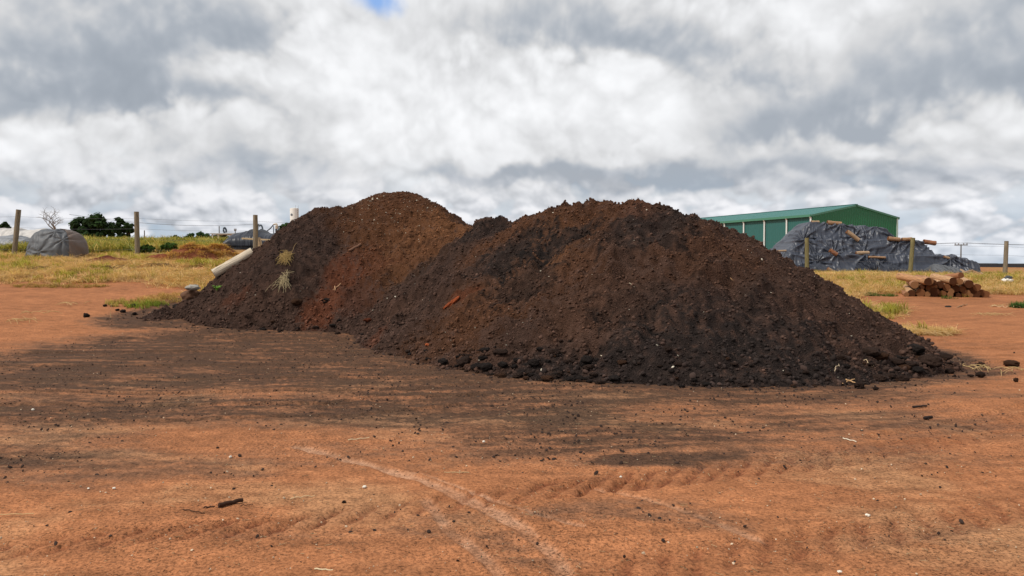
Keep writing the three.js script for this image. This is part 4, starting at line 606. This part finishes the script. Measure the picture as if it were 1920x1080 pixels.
// long low white covered heaps beyond the fence
{
  const low = (name, label, u0, u1, D, hgt, m, seed, skirt) => { const t = thing(name, label, 'covered heap', V(0, 0, 0)); const g = sheet(110, 50, (s, v) => { const u = lerp(u0, u1, s), x = (u - 960) / FPX * D, e = Math.pow(Math.sin(Math.PI * s), 0.3), w = v * Math.PI, y = Math.pow(Math.sin(w), 0.6) * hgt * e * (0.9 + 0.25 * fbm(s * 6 + seed, 2, 2)), z = -D - 1.3 + 1.3 * Math.cos(w); return V(x, land(x, z) + skirt + y, z); }); part('plastic_cover', folds(g, 0.16, 1.3, seed), m, t); if (skirt > 0) { const g3 = sheet(60, 20, (s, v) => { const u = lerp(u0 + 1, u1 - 1, s), x = (u - 960) / FPX * D, w = v * Math.PI, z = -D - 1.25 + 1.15 * Math.cos(w); return V(x, land(x, z) - 0.1 + Math.pow(Math.sin(w), 0.3) * (skirt + 0.25), z); }); part('black_base', folds(g3, 0.1, 2, seed + 1), tarpBlack, t); } return t; };
  low('covered_heap', 'long low heap under white plastic beyond the first fence post', -110, 112, 43, 0.75, mat(0.62, 0.59, 0.56, 0.55, { map: dust, side: THREE.DoubleSide }), 3.1, 0.55);
  low('covered_heap', 'grey plastic covered heap at the frame edge before the white one', -60, 24, 40.4, 0.55, mat(0.30, 0.31, 0.33, 0.55, { map: dust, side: THREE.DoubleSide }), 6.4, 0.45);
  low('covered_heap', 'black tarpaulin covered pile beside the third fence post', 417, 520, 46, 0.95, tarpBlack, 9.2, 0.25);
  const plank = at(455, 447, 45.2), p2 = at(508, 450, 44.8), v = p2.clone().sub(plank), b = solo('pale_plank', box(v.length(), 0.09, 0.22), mat(0.62, 0.5, 0.33, 0.8, { map: barkTex }), 'long pale plank lying on the black covered pile', 'plank', plank.clone().lerp(p2, 0.5)); b.quaternion.setFromUnitVectors(V(1, 0, 0), v.normalize());
  const a = at(484, 448, 37), e = at(490, 468, 37.0), d = e.clone().sub(a); woodLog('short_log', 'short pale log leaning beside the third fence post', 'log', a.clone().lerp(e, 0.5), d, 0.11, 0.11, d.length() + 0.1, 33, mat(0.66, 0.5, 0.33, 0.85, { map: barkTex }), endMat[2]);
}
// heaps of earth by the fence, far pale heap
{
  const mound = (name, label, u, v, D, w, h, col, seed, d = 1, tufts = 0) => { const c = at(u, v, D), n = 70, pos = [], colr = [], idx = []; for (let j = 0; j <= n; j++) for (let i = 0; i <= n; i++) { const a = i / n * 2 - 1, b = j / n * 2 - 1, r = Math.hypot(a, b), x = c.x + a * w, z = -D + b * w * d, k = 0.75 + 0.5 * fbm(x * 3, z * 3, 3); let y = h * Math.pow(clamp(1 - r), 0.8) * (1 + 0.5 * fbm(a * 2 + seed, b * 2, 3)) + 0.09 * h * (0.5 - worley(a * 6 + seed, b * 6)); pos.push(x, land(x, z) - 0.06 + y, z); const g = sstep(0.05, 0.3, fbm(x * 1.7 + seed, z * 1.7, 2)) * 0.5; colr.push(lerp(col[0], 0.26, g) * k, lerp(col[1], 0.18, g) * k, lerp(col[2], 0.06, g) * k); } for (let j = 0; j < n; j++) for (let i = 0; i < n; i++) { const a = j * (n + 1) + i, b = a + n + 1; idx.push(a, b, a + 1, a + 1, b, b + 1); } const g = new THREE.BufferGeometry(); g.setAttribute('position', new THREE.Float32BufferAttribute(pos, 3)); g.setAttribute('color', new THREE.Float32BufferAttribute(colr, 3)); g.setIndex(idx); g.computeVertexNormals(); const m = solo(name, g, new THREE.MeshPhysicalMaterial({ vertexColors: true, roughness: 0.95, specularIntensity: 0.25, side: THREE.DoubleSide }), label, 'earth mound', null);
    if (tufts) { const r = rng(seed * 10), list = [], nv = pos.length / 3; for (let i = 0; i < tufts; i++) { const q = Math.floor(r() * nv), x = pos[q * 3], y = pos[q * 3 + 1], z = pos[q * 3 + 2], up = y - land(x, z); if (up < 0.03 || (fbm(x * 1.6 + seed, z * 1.6, 2) < 0.0 && up < h * 0.62)) continue; const k = 0.85 + 0.5 * r(), s = 0.16 + 0.14 * r(); list.push([V(x, y - 0.02, z), V(s * 1.4, s, s * 1.4), new THREE.Euler(0, r() * 6, 0), new THREE.Color().setRGB(0.62 * k, 0.38 * k, 0.10 * k)]); } field('mound_grass', 'dry grass growing on the ' + label.replace(/ crowned.*| nearer.*| between.*/, ''), tangled, list); } return m; };
  const red = [0.22, 0.072, 0.036];
  mound('earth_mound', 'highest red earth mound crowned with dry grass between two fence posts', 360, 470, 34.5, 1.35, 0.85, red, 3.3, 1, 900); mound('earth_mound', 'red earth mound next to the highest one, nearer the third fence post', 406, 470, 35.5, 1.2, 0.7, red, 6.3, 1, 800); mound('earth_mound', 'low red earth bank between the first two fence posts', 205, 478, 33.2, 1.5, 0.34, [0.15, 0.045, 0.025], 9.1, 0.5); mound('earth_mound', 'low red earth bank just past the second fence post', 305, 475, 34.0, 1.4, 0.36, [0.2, 0.055, 0.028], 12.1, 0.5);
  mound('earth_mound', 'small dark red soil hump in the grass before the log stack', 1545, 545, 24.5, 0.75, 0.2, [0.2, 0.06, 0.03], 15.0, 0.6); mound('gravel_heap', 'pale grey heap far beyond the second fence post', 296, 452, 70, 1.9, 1.3, [0.26, 0.21, 0.19], 18.2, 0.8);
  // dark dead tussocks in the grass
  for (const [i, [u, v, l]] of [[76, 508, 'dark dead tussock in the matted grass below the grey mound'], [205, 506, 'dark dead tussock in the matted grass below the low red bank'], [305, 502, 'dark dead tussock in the matted grass near the second fence post']].entries()) { const p = landHit(u, v); p.y += 0.02; straws('dead_tussock', l, 'tussock', p, 46, 0.75, 0.55, [0.075, 0.05, 0.03], 80 + i, 0.9); }
}

// ------------------------------------------------------------------ fence
{
  const f = thing('wire_fence', 'wire fence on grey weathered posts running behind the heap', 'fence', V(0, 0, 0));
  const post = mat(0.30, 0.26, 0.20, 0.9, { map: barkTex, bumpMap: barkTex, bumpScale: 0.006 }), mossy = mat(0.25, 0.23, 0.12, 0.9, { map: barkTex });
  const P = [[-200, 392, -204, 480, 36], [35, 393, 26, 482, 36], [256, 397, 258, 480, 36.3], [479, 403, 479, 480, 36.6], [690, 409, 690, 486, 37], [897, 417, 897, 492, 37.6], [1105, 424, 1105, 500, 39], [1312, 434, 1312, 506, 40.5], [1513, 446, 1513, 515, 41.8], [1712, 446, 1706, 515, 41.8], [1887, 452, 1884, 522, 42], [2075, 458, 2075, 528, 42]];
  const tops = P.map(([u, v, u2, v2, D], i) => { const a = at(u, v, D), b = at(u2, v2, D); b.y = Math.min(b.y, land(b.x, b.z)) - 0.1; const g = logGeometry(0.105, 0.115, a.distanceTo(b), i + 3), m = part('post', g.side, i === 8 || i === 9 ? mossy : post, f); m.position.copy(a).lerp(b, 0.5); m.quaternion.setFromUnitVectors(V(1, 0, 0), b.clone().sub(a).normalize()); const cap = part('post_top', g.ends[0], post, m); return [a, b]; });
  const wire = mat(0.12, 0.12, 0.13, 0.6);
  for (const t of [0.14, 0.36, 0.58, 0.8]) part('wire', mergeGeometries(tops.slice(0, -1).map(([a, b], i) => tube(line(a.clone().lerp(b, t), tops[i + 1][0].clone().lerp(tops[i + 1][1], t), 0.05, 8), 0.004, 0.004, 4, false))), wire, f);
}

// ------------------------------------------------------------------ warehouse
{
  const D = 110, corner = at(1523, 402, D), ang = Math.atan((345 - 960) / FPX), L = V(Math.sin(ang), 0, -Math.cos(ang)), Rt = V(Math.cos(ang), 0, Math.sin(ang)), W = 0.150 * D, bay = 0.0432 * D, nb = 9, eave = corner.y, floor = -0.6, rise = 1.60;
  const t = thing('warehouse', 'long green metal warehouse with low gable roof and white downpipes', 'warehouse', V(corner.x, floor, corner.z));
  t.rotation.y = -ang;   // local x = Rt, local -z = L
  const H = eave - floor, dark = mat(0.022, 0.115, 0.105, 0.5), green = mat(0.012, 0.135, 0.055, 0.5), roofM = mat(0.045, 0.165, 0.15, 0.5), trim = mat(0.06, 0.20, 0.13, 0.5), white = mat(0.70, 0.72, 0.70, 0.5), blk = mat(0.03, 0.05, 0.05, 0.6);
  const ribbed = (w, h, step) => { const pos = [], idx = [], n = Math.max(2, Math.round(w / step)); for (let i = 0; i <= n * 4; i++) { const x = i / (n * 4) * w, q = i % 4, z = q === 1 || q === 2 ? 0.05 : 0; pos.push(x, 0, z, x, typeof h === 'function' ? h(x) : h, z); } for (let i = 0; i < n * 4; i++) { const a = i * 2; idx.push(a, a + 2, a + 1, a + 1, a + 2, a + 3); } const g = new THREE.BufferGeometry(); g.setAttribute('position', new THREE.Float32BufferAttribute(pos, 3)); g.setIndex(idx); const f = g.toNonIndexed(); f.computeVertexNormals(); return f; };
  const panel = ribbed(bay, H - 0.12, 0.45);
  for (const m of [dark, green, roofM]) m.side = THREE.DoubleSide;
  for (let i = 0; i < nb; i++) { const p = part('wall_panel', panel, i === 5 ? green : dark, t); p.rotation.y = -Math.PI / 2; p.position.set(0, 0, -i * bay - bay); p.rotation.y = -Math.PI / 2; p.scale.z = 1; p.position.z = -(i + 1) * bay; }
  for (let i = 0; i < nb; i++) { const p = part('wall_panel', panel, dark, t); p.rotation.y = Math.PI / 2; p.position.set(W, 0, -i * bay); }
  const gh = (off) => (x) => H - 0.12 + rise * (1 - Math.abs((x + off) / (W / 2) - 1)), gw = W / 4;
  for (let i = 0; i < 4; i++) { const p = part('gable_panel', ribbed(gw, gh(i * gw), 0.45), green, t); p.position.set(i * gw, 0, 0.05); const q = part('gable_panel', ribbed(gw, gh(i * gw), 0.45), green, t); q.position.set(i * gw, 0, -nb * bay - 0.1); }
  const sl = Math.hypot(W / 2, rise) + 0.45, an = Math.atan(rise / (W / 2));
  for (const s of [0, 1]) for (let i = 0; i < nb; i++) { const n = 14, pos = [], idx = []; for (let k = 0; k <= n * 4; k++) { const z = -(k / (n * 4)) * bay, q = k % 4, y = q === 1 || q === 2 ? 0.05 : 0; pos.push(0, y, z, sl, y, z); } for (let k = 0; k < n * 4; k++) { const a = k * 2; idx.push(a, a + 1, a + 2, a + 1, a + 3, a + 2); } let g = new THREE.BufferGeometry(); g.setAttribute('position', new THREE.Float32BufferAttribute(pos, 3)); g.setIndex(idx); g = g.toNonIndexed(); g.computeVertexNormals(); const p = part('roof_sheet', g, roofM, t); p.position.set(W / 2, H + rise + 0.02, -i * bay + (i ? 0 : 0.0)); p.rotation.z = s ? -an : Math.PI + an; if (!s) p.scale.y = -1; }
  part('ridge_cap', box(0.5, 0.06, nb * bay + 0.3, W / 2, H + rise + 0.09, -nb * bay / 2), roofM, t);
  part('gutter', box(0.22, 0.34, nb * bay + 0.2, -0.36, H - 0.17, -nb * bay / 2), trim, t); part('gutter', box(0.22, 0.34, nb * bay + 0.2, W + 0.36, H - 0.17, -nb * bay / 2), trim, t);
  for (const s of [0, 1]) { const g = box(sl + 0.1, 0.26, 0.1); const p = part('verge_trim', g, trim, t); p.position.set(s ? W * 0.75 + 0.1 : W * 0.25 - 0.1, H + rise / 2 - 0.12, 0.17); p.rotation.z = s ? -an : an; }
  part('corner_trim', box(0.2, H, 0.2, W - 0.02, H / 2, 0.12), mat(0.4, 0.5, 0.45, 0.5), t);
  for (let i = 0; i <= nb; i++) part('downpipe', mergeGeometries([new THREE.CylinderGeometry(0.13, 0.13, H - 0.5, 8).translate(-0.18, (H - 0.5) / 2, -i * bay - 0.1), tube([V(-0.18, H - 0.55, -i * bay - 0.1), V(-0.36, H - 0.25, -i * bay - 0.1)], 0.13, 0.13, 8).deleteAttribute('uv')].map((g) => { g.deleteAttribute('uv'); return g.index ? g : g; })), white, t);
  for (const i of [0, 2]) part('wall_lamp', mergeGeometries([new THREE.CylinderGeometry(0.28, 0.34, 0.3, 10), box(0.1, 0.5, 0.1, 0.2, 0.1, 0)]).translate(-0.28, H * 0.66, -(i + 0.55) * bay), blk, t);
}

// ------------------------------------------------------------------ trees far off
const leafMat = new THREE.MeshPhysicalMaterial({ vertexColors: true, roughness: 0.85, side: THREE.DoubleSide, transmission: 0.3, thickness: 0, ior: 1.2, specularIntensity: 0.3 });
function crown(blobs, n, size, seed, col) {   // many small leaf-sized faces through the volume of several uneven clumps
  const r = rng(seed), pos = [], colr = [], nor = [], idx = [], tot = blobs.reduce((a, b) => a + b[3] * b[3], 0);
  for (const [bx, by, bz, br, sq = 0.85] of blobs) {
    const m = Math.round(n * br * br / tot), sub = []; for (let i = 0; i < 16; i++) { const a = r() * 6.28, c = r() * 2 - 0.8, s = Math.sqrt(Math.max(0, 1 - c * c)); sub.push([bx + Math.cos(a) * s * br * 0.72, by + clamp(c, -1, 1) * br * 0.72 * sq, bz + Math.sin(a) * s * br * 0.72, br * (0.16 + 0.26 * r()), 0.55 + 0.7 * r()]); }
    for (let i = 0; i < m; i++) {
      const c = sub[Math.floor(r() * 16)], a = r() * 6.28, e = r() * 2 - 1, s = Math.sqrt(1 - e * e), d = Math.pow(r(), 0.45) * c[3] * (1 + 0.7 * Math.pow(r(), 5)), x = c[0] + Math.cos(a) * s * d, y = c[1] + e * d * 0.8, z = c[2] + Math.sin(a) * s * d, k = size * (0.6 + 0.8 * r()), o = pos.length / 3;
      const n1 = V(Math.cos(a) * s + (r() - 0.5), e + 0.5 + (r() - 0.5), Math.sin(a) * s + (r() - 0.5)).normalize(), t1 = V(r() - 0.5, r() - 0.5, r() - 0.5).cross(n1).normalize(), t2 = n1.clone().cross(t1), f = c[4] * (0.75 + 0.5 * r());
      for (const [p, q] of [[-1, -0.35], [0.2, -0.6], [1, 0.25], [-0.2, 0.7]]) { pos.push(x + (t1.x * p + t2.x * q) * k, y + (t1.y * p + t2.y * q) * k, z + (t1.z * p + t2.z * q) * k); nor.push(n1.x, n1.y, n1.z); colr.push(col[0] * f, col[1] * f, col[2] * f); }
      idx.push(o, o + 1, o + 2, o, o + 2, o + 3);
    }
  }
  const g = new THREE.BufferGeometry(); g.setAttribute('position', new THREE.Float32BufferAttribute(pos, 3)); g.setAttribute('normal', new THREE.Float32BufferAttribute(nor, 3)); g.setAttribute('color', new THREE.Float32BufferAttribute(colr, 3)); g.setIndex(idx); return g;
}
const trunkMat = mat(0.09, 0.065, 0.045, 0.9);
function tree(name, label, D, blobs, n, size, seed, col, category = 'tree') {   // blobs as [u, v, radius px, depth offset]
  const k = D / FPX, w = blobs.map(([u, v, r, dz = 0]) => { const p = at(u, v, D); return [p.x, p.y, -D + dz * k, r * k]; }), cx = w.reduce((a, b) => a + b[0], 0) / w.length, y0 = land(cx, -D) - 0.2, t = thing(name, label, category, V(cx, y0, -D));
  const loc = w.map(([x, y, z, r]) => [x - cx, y - y0, z + D, r]); part('crown', crown(loc, n, size, seed, col), leafMat, t);
  const gs = [], top = Math.max(...loc.map((b) => b[1])); gs.push(tube([V(0, 0, 0), V(0.08, top * 0.3, 0), V(0, top * 0.62, 0.05)], 0.26 * top / 6, 0.13 * top / 6, 8)); for (const b of loc) gs.push(tube([V(0.02, top * 0.28, 0), V(b[0] * 0.5, lerp(top * 0.3, b[1], 0.6), b[2] * 0.5), V(b[0], b[1], b[2])], 0.12 * top / 6, 0.04, 6)); part('trunk', mergeGeometries(gs), trunkMat, t); return t;
}
{
  const dark = [0.030, 0.058, 0.018], mid = [0.045, 0.085, 0.026];
  tree('dense_tree', 'broad dark green tree mass with stepped crown behind the grey mound', 115, [[152, 426, 22], [176, 420, 20], [190, 416, 18, 12], [203, 428, 16], [165, 440, 24], [196, 443, 20], [138, 436, 14], [186, 410, 9], [180, 448, 22, 10]], 11000, 0.22, 3, dark);
  tree('dense_tree', 'dark upright tree standing next to the broad tree mass', 112, [[224, 416, 10], [221, 430, 11], [232, 436, 13], [241, 424, 9], [244, 432, 7], [228, 448, 12]], 5200, 0.20, 5, dark);
  tree('distant_tree', 'dark tree at the frame edge rising over the white covered heap', 105, [[10, 424, 9], [15, 432, 9], [2, 430, 8], [22, 440, 7]], 2600, 0.2, 7, dark);
  tree('distant_tree', 'small round dark tree far off past the second fence post', 170, [[328, 448, 9], [336, 451, 8], [318, 452, 7]], 1500, 0.24, 9, dark);
  tree('distant_tree', 'wide dark tree far off behind the red earth mounds', 165, [[362, 446, 11], [376, 443, 10], [388, 446, 10], [352, 450, 9], [398, 449, 9]], 3200, 0.24, 11, mid);
  tree('distant_tree', 'round green tree beside the white water tower', 185, [[532, 428, 9], [538, 425, 8], [527, 434, 8], [541, 434, 8]], 2400, 0.26, 13, mid);
  tree('distant_tree', 'dark tree behind the white posts of the open shed', 175, [[404, 447, 8], [415, 446, 9], [427, 449, 7]], 1600, 0.24, 15, dark);
  tree('low_bush', 'small lone bush on the far crest by the last fence post', 63, [[1864, 500, 3], [1862, 502, 3]], 260, 0.04, 17, [0.06, 0.08, 0.03], 'bush');
  for (const [i, [u, v, l]] of [[316, 462, 'dark green weed bush at the fence past the second post'], [275, 466, 'leafy weed bush close beside the second fence post']].entries()) tree('weed_bush', l, 36.5, [[u, v, 9], [u + 9, v + 1, 8], [u - 8, v + 2, 7]], 1500, 0.05, 19 + i, [0.055, 0.11, 0.022], 'bush');
  // the bare tree
  const bt = thing('bare_tree', 'leafless pale tree spreading over the top of the grey mound', 'tree', at(103, 452, 95)), r = rng(4), k = 95 / FPX; const limbs = [], twigs = [];
  const grow = (p, d, l, rad, lev) => { const q = p.clone().addScaledVector(d, l), m = p.clone().lerp(q, 0.5).add(V((r() - 0.5) * l * 0.18, 0, (r() - 0.5) * l * 0.18)); (lev < 2 ? limbs : twigs).push(tube([p, m, q], rad, rad * 0.65, lev < 2 ? 7 : 4, false)); if (lev > 5) return; const n = lev < 1 ? 4 : lev < 5 ? 2 + (r() > 0.55) : 2; for (let i = 0; i < n; i++) { const a = r() * 6.28, sp3 = lev === 0 ? 1.15 : 0.8; grow(q, d.clone().multiplyScalar(0.9).add(V(Math.cos(a) * sp3, 0.12 + 0.12 * r() - lev * 0.06, Math.sin(a) * sp3)).normalize(), l * (0.62 + 0.25 * r()) * (lev ? 1 : 0.72), rad * 0.6, lev + 1); } };
  grow(V(0, -0.5, 0), V(0.03, 1, 0).normalize(), 26 * k, 0.16, 0); part('trunk', mergeGeometries(limbs), mat(0.30, 0.28, 0.26, 0.9), bt); part('twigs', mergeGeometries(twigs), mat(0.24, 0.22, 0.21, 0.9), bt).userData.kind = 'stuff';
}

// ------------------------------------------------------------------ works yard far off, poles
{
  const px = (n, D) => n * D / FPX, g0 = (u, D) => { const x = (u - 960) / FPX * D; return V(x, land(x, -D), -D); };
  { const D = 200, b = g0(553, D), top = at(553, 391, D).y - b.y, r = px(8, D), t = thing('water_tower', 'tall white cylindrical water tower rising behind the heap shoulder', 'water tower', b), w = mat(0.78, 0.77, 0.74, 0.55); part('tank_shell', new THREE.CylinderGeometry(r, r, top, 28).translate(0, top / 2, 0), w, t); part('tank_lid', new THREE.CylinderGeometry(r * 0.55, r * 1.01, 0.18, 28).translate(0, top + 0.09, 0), mat(0.6, 0.6, 0.58), t);
    const em = part('emblem', new THREE.CylinderGeometry(px(2.4, D), px(2.4, D), 0.05, 20).rotateX(Math.PI / 2).translate(0, 0, 0), mat(0.13, 0.14, 0.16, 0.6), t), a = -0.42; em.position.set(Math.sin(a) * r, top - px(12, D), Math.cos(a) * r); em.rotation.y = a; for (const x of [0.3, 0.9]) part('rod', new THREE.CylinderGeometry(0.035, 0.035, px(6, D), 5).translate(x * r, top + px(3, D), 0), mat(0.3, 0.3, 0.3), t);
    const lad = []; for (const s of [-0.18, 0.18]) lad.push(box(0.05, top, 0.05, s, top / 2, 0)); for (let y = 0.5; y < top; y += 0.5) lad.push(box(0.36, 0.04, 0.04, 0, y, 0)); const l = part('ladder', mergeGeometries(lad), mat(0.35, 0.35, 0.36, 0.6), t); l.position.set(r * 0.92, 0, r * 0.45); l.rotation.y = 1.1; for (let i = 1; i < 5; i++) part('seam', new THREE.TorusGeometry(r + 0.01, 0.03, 6, 28).rotateX(Math.PI / 2).translate(0, top * i / 5, 0), mat(0.6, 0.6, 0.58), t); }
  { const D = 130, b = g0(505, D), t = thing('dust_extractor', 'dark dust extractor with curved ducts and cyclone behind the black covered pile', 'dust extractor', b), dk = mat(0.05, 0.065, 0.085, 0.5), be = mat(0.5, 0.42, 0.32, 0.6), rel = (u, v) => at(u, v, D).sub(b); const arch = (pts, r, m, n) => part(n, tube(new THREE.CatmullRomCurve3(pts).getPoints(20), r, r, 8), m, t);
    arch([rel(483, 452), rel(483, 432), rel(484, 422), rel(486, 421)], px(1.6, D), dk, 'duct'); arch([rel(486, 424), rel(489, 422), rel(492, 427), rel(492, 438)], px(1.5, D), dk, 'duct'); arch([rel(499, 434), rel(506, 429), rel(513, 421)], px(1.1, D), dk, 'conveyor'); arch([rel(513, 421), rel(518, 420), rel(520, 424), rel(519, 430)], px(1.5, D), be, 'duct');
    const cy = rel(518, 426); part('cyclone', new THREE.CylinderGeometry(px(2.2, D), px(2.2, D), px(6, D), 12).translate(cy.x, cy.y, cy.z), be, t); const cn = rel(518, 434); part('cyclone_cone', new THREE.CylinderGeometry(px(2.2, D), px(0.7, D), px(9, D), 12).translate(cn.x, cn.y, cn.z), dk, t); for (const u of [513, 522]) { const a = rel(u, 424), c = rel(u, 455); part('leg', tube([c, a], px(0.8, D), px(0.8, D), 6), dk, t); }
    const s = rel(496, 442); part('tank', new THREE.CylinderGeometry(px(8, D), px(8, D), px(12, D), 20).translate(s.x, s.y, s.z), mat(0.36, 0.42, 0.44, 0.45), t); const h = rel(499, 434); part('tank_roof', new THREE.ConeGeometry(px(8.4, D), px(3, D), 20).translate(s.x, s.y + px(7.5, D), s.z), dk, t); }
  { const D = 128, b = g0(421, D), t = thing('bent_duct', 'black standing duct with a bent top behind the open shed', 'duct', b), dk = mat(0.028, 0.038, 0.055, 0.5), rel = (u, v) => at(u, v, D).sub(b); part('duct_pipe', tube(new THREE.CatmullRomCurve3([rel(423, 456), rel(422, 440), rel(419, 431), rel(421, 427), rel(424, 431), rel(424, 436)]).getPoints(24), px(1.7, D), px(1.7, D), 8), dk, t); part('duct_box', box(px(6, D), px(9, D), px(6, D), rel(421.5, 445).x, rel(421.5, 445).y, 0), dk, t); }
  { const D = 125, b = g0(440, D), t = thing('open_shed', 'long low open shed with pale roof edge and white posts in the far yard', 'shed', b), wh = mat(0.62, 0.60, 0.55, 0.7), rel = (u, v) => at(u, v, D).sub(b), a = rel(394, 438), c = rel(484, 438); part('roof', box(c.x - a.x, px(2.2, D), 6, (a.x + c.x) / 2, a.y, -3), mat(0.42, 0.43, 0.43, 0.6), t); for (const u of [397, 408, 434, 459, 469, 480]) { const p = rel(u, 438); part('post', box(px(2.2, D), p.y, px(2.2, D), p.x, p.y / 2, -0.3), wh, t); } const wl = rel(455, 443); part('block_wall', box(px(46, D), px(7, D), 0.3, wl.x, wl.y - px(2, D), -1), mat(0.4, 0.36, 0.3, 0.9), t); }
  const pole = (u, vt, D, arm, label) => { const b = g0(u, D), top = at(u, vt, D).y - b.y, t = thing('utility_pole', label, 'utility pole', b, null), m = mat(0.16, 0.155, 0.15, 0.9); part('pole', new THREE.CylinderGeometry(0.09, 0.14, top, 8).translate(0, top / 2, 0), m, t); if (arm) { part('crossarm', box(px(arm, D), 0.16, 0.14, 0, top - 0.12, 0), m, t); for (const s of [-0.46, -0.2, 0.2, 0.46]) part('insulator', new THREE.CylinderGeometry(0.07, 0.09, 0.28, 8).translate(s * px(arm, D), top + 0.1, 0), mat(0.3, 0.3, 0.32, 0.4), t); } return [b, top, t]; };
  const [pb, ptop, pt] = pole(1801, 458, 130, 24, 'utility pole with wide crossarm beyond the low end of the tarpaulin stack');
  for (const s of [-0.46, 0.46]) part('wire', mergeGeometries([tube(line(V(s * px(24, 130), ptop + 0.25, 0), V(-32 + s, ptop + 0.6, -1), 0.4), 0.02, 0.02, 4, false), tube(line(V(s * px(24, 130), ptop + 0.25, 0), V(34 + s, ptop + 0.2, 1), 0.4), 0.02, 0.02, 4, false)]), mat(0.1, 0.1, 0.11), pt);
  pole(272, 432, 140, 0, 'thin distant pole just past the second fence post'); pole(412, 424, 150, 0, 'thin distant pole over the white shed posts'); pole(442, 431, 150, 4, 'short distant pole with a small crossarm over the shed roof'); pole(575, 402, 150, 0, 'thin distant pole between the water tower and the heap');
  { const a = at(130, 402, 120), b = at(480, 420, 150), c = solo('overhead_wire', tube(line(a, b, 0.9, 24), 0.025, 0.025, 4, false), mat(0.1, 0.1, 0.11), 'overhead wire sagging across the sky past the second fence post', 'wire', null); }
  // black plastic edging on the crest, beside the last post
  { const pts = []; for (let i = 0; i <= 20; i++) { const u = lerp(1800, 2150, i / 20), D = 62, x = (u - 960) / FPX * D; pts.push(V(x, land(x, -D) + 0.10 + 0.03 * noise(i * 0.7, 1), -D)); } const gs = []; for (let i = 0; i < 20; i++) { const a = pts[i], b = pts[i + 1]; gs.push(box(b.x - a.x + 0.01, 0.42, 0.06).translate((a.x + b.x) / 2, (a.y + b.y) / 2, -62)); } solo('plastic_edging', mergeGeometries(gs), mat(0.025, 0.028, 0.035, 0.6), 'long low black plastic edging along the far crest behind the last fence post', 'edging', null); }
}

renderer.render(scene, camera);
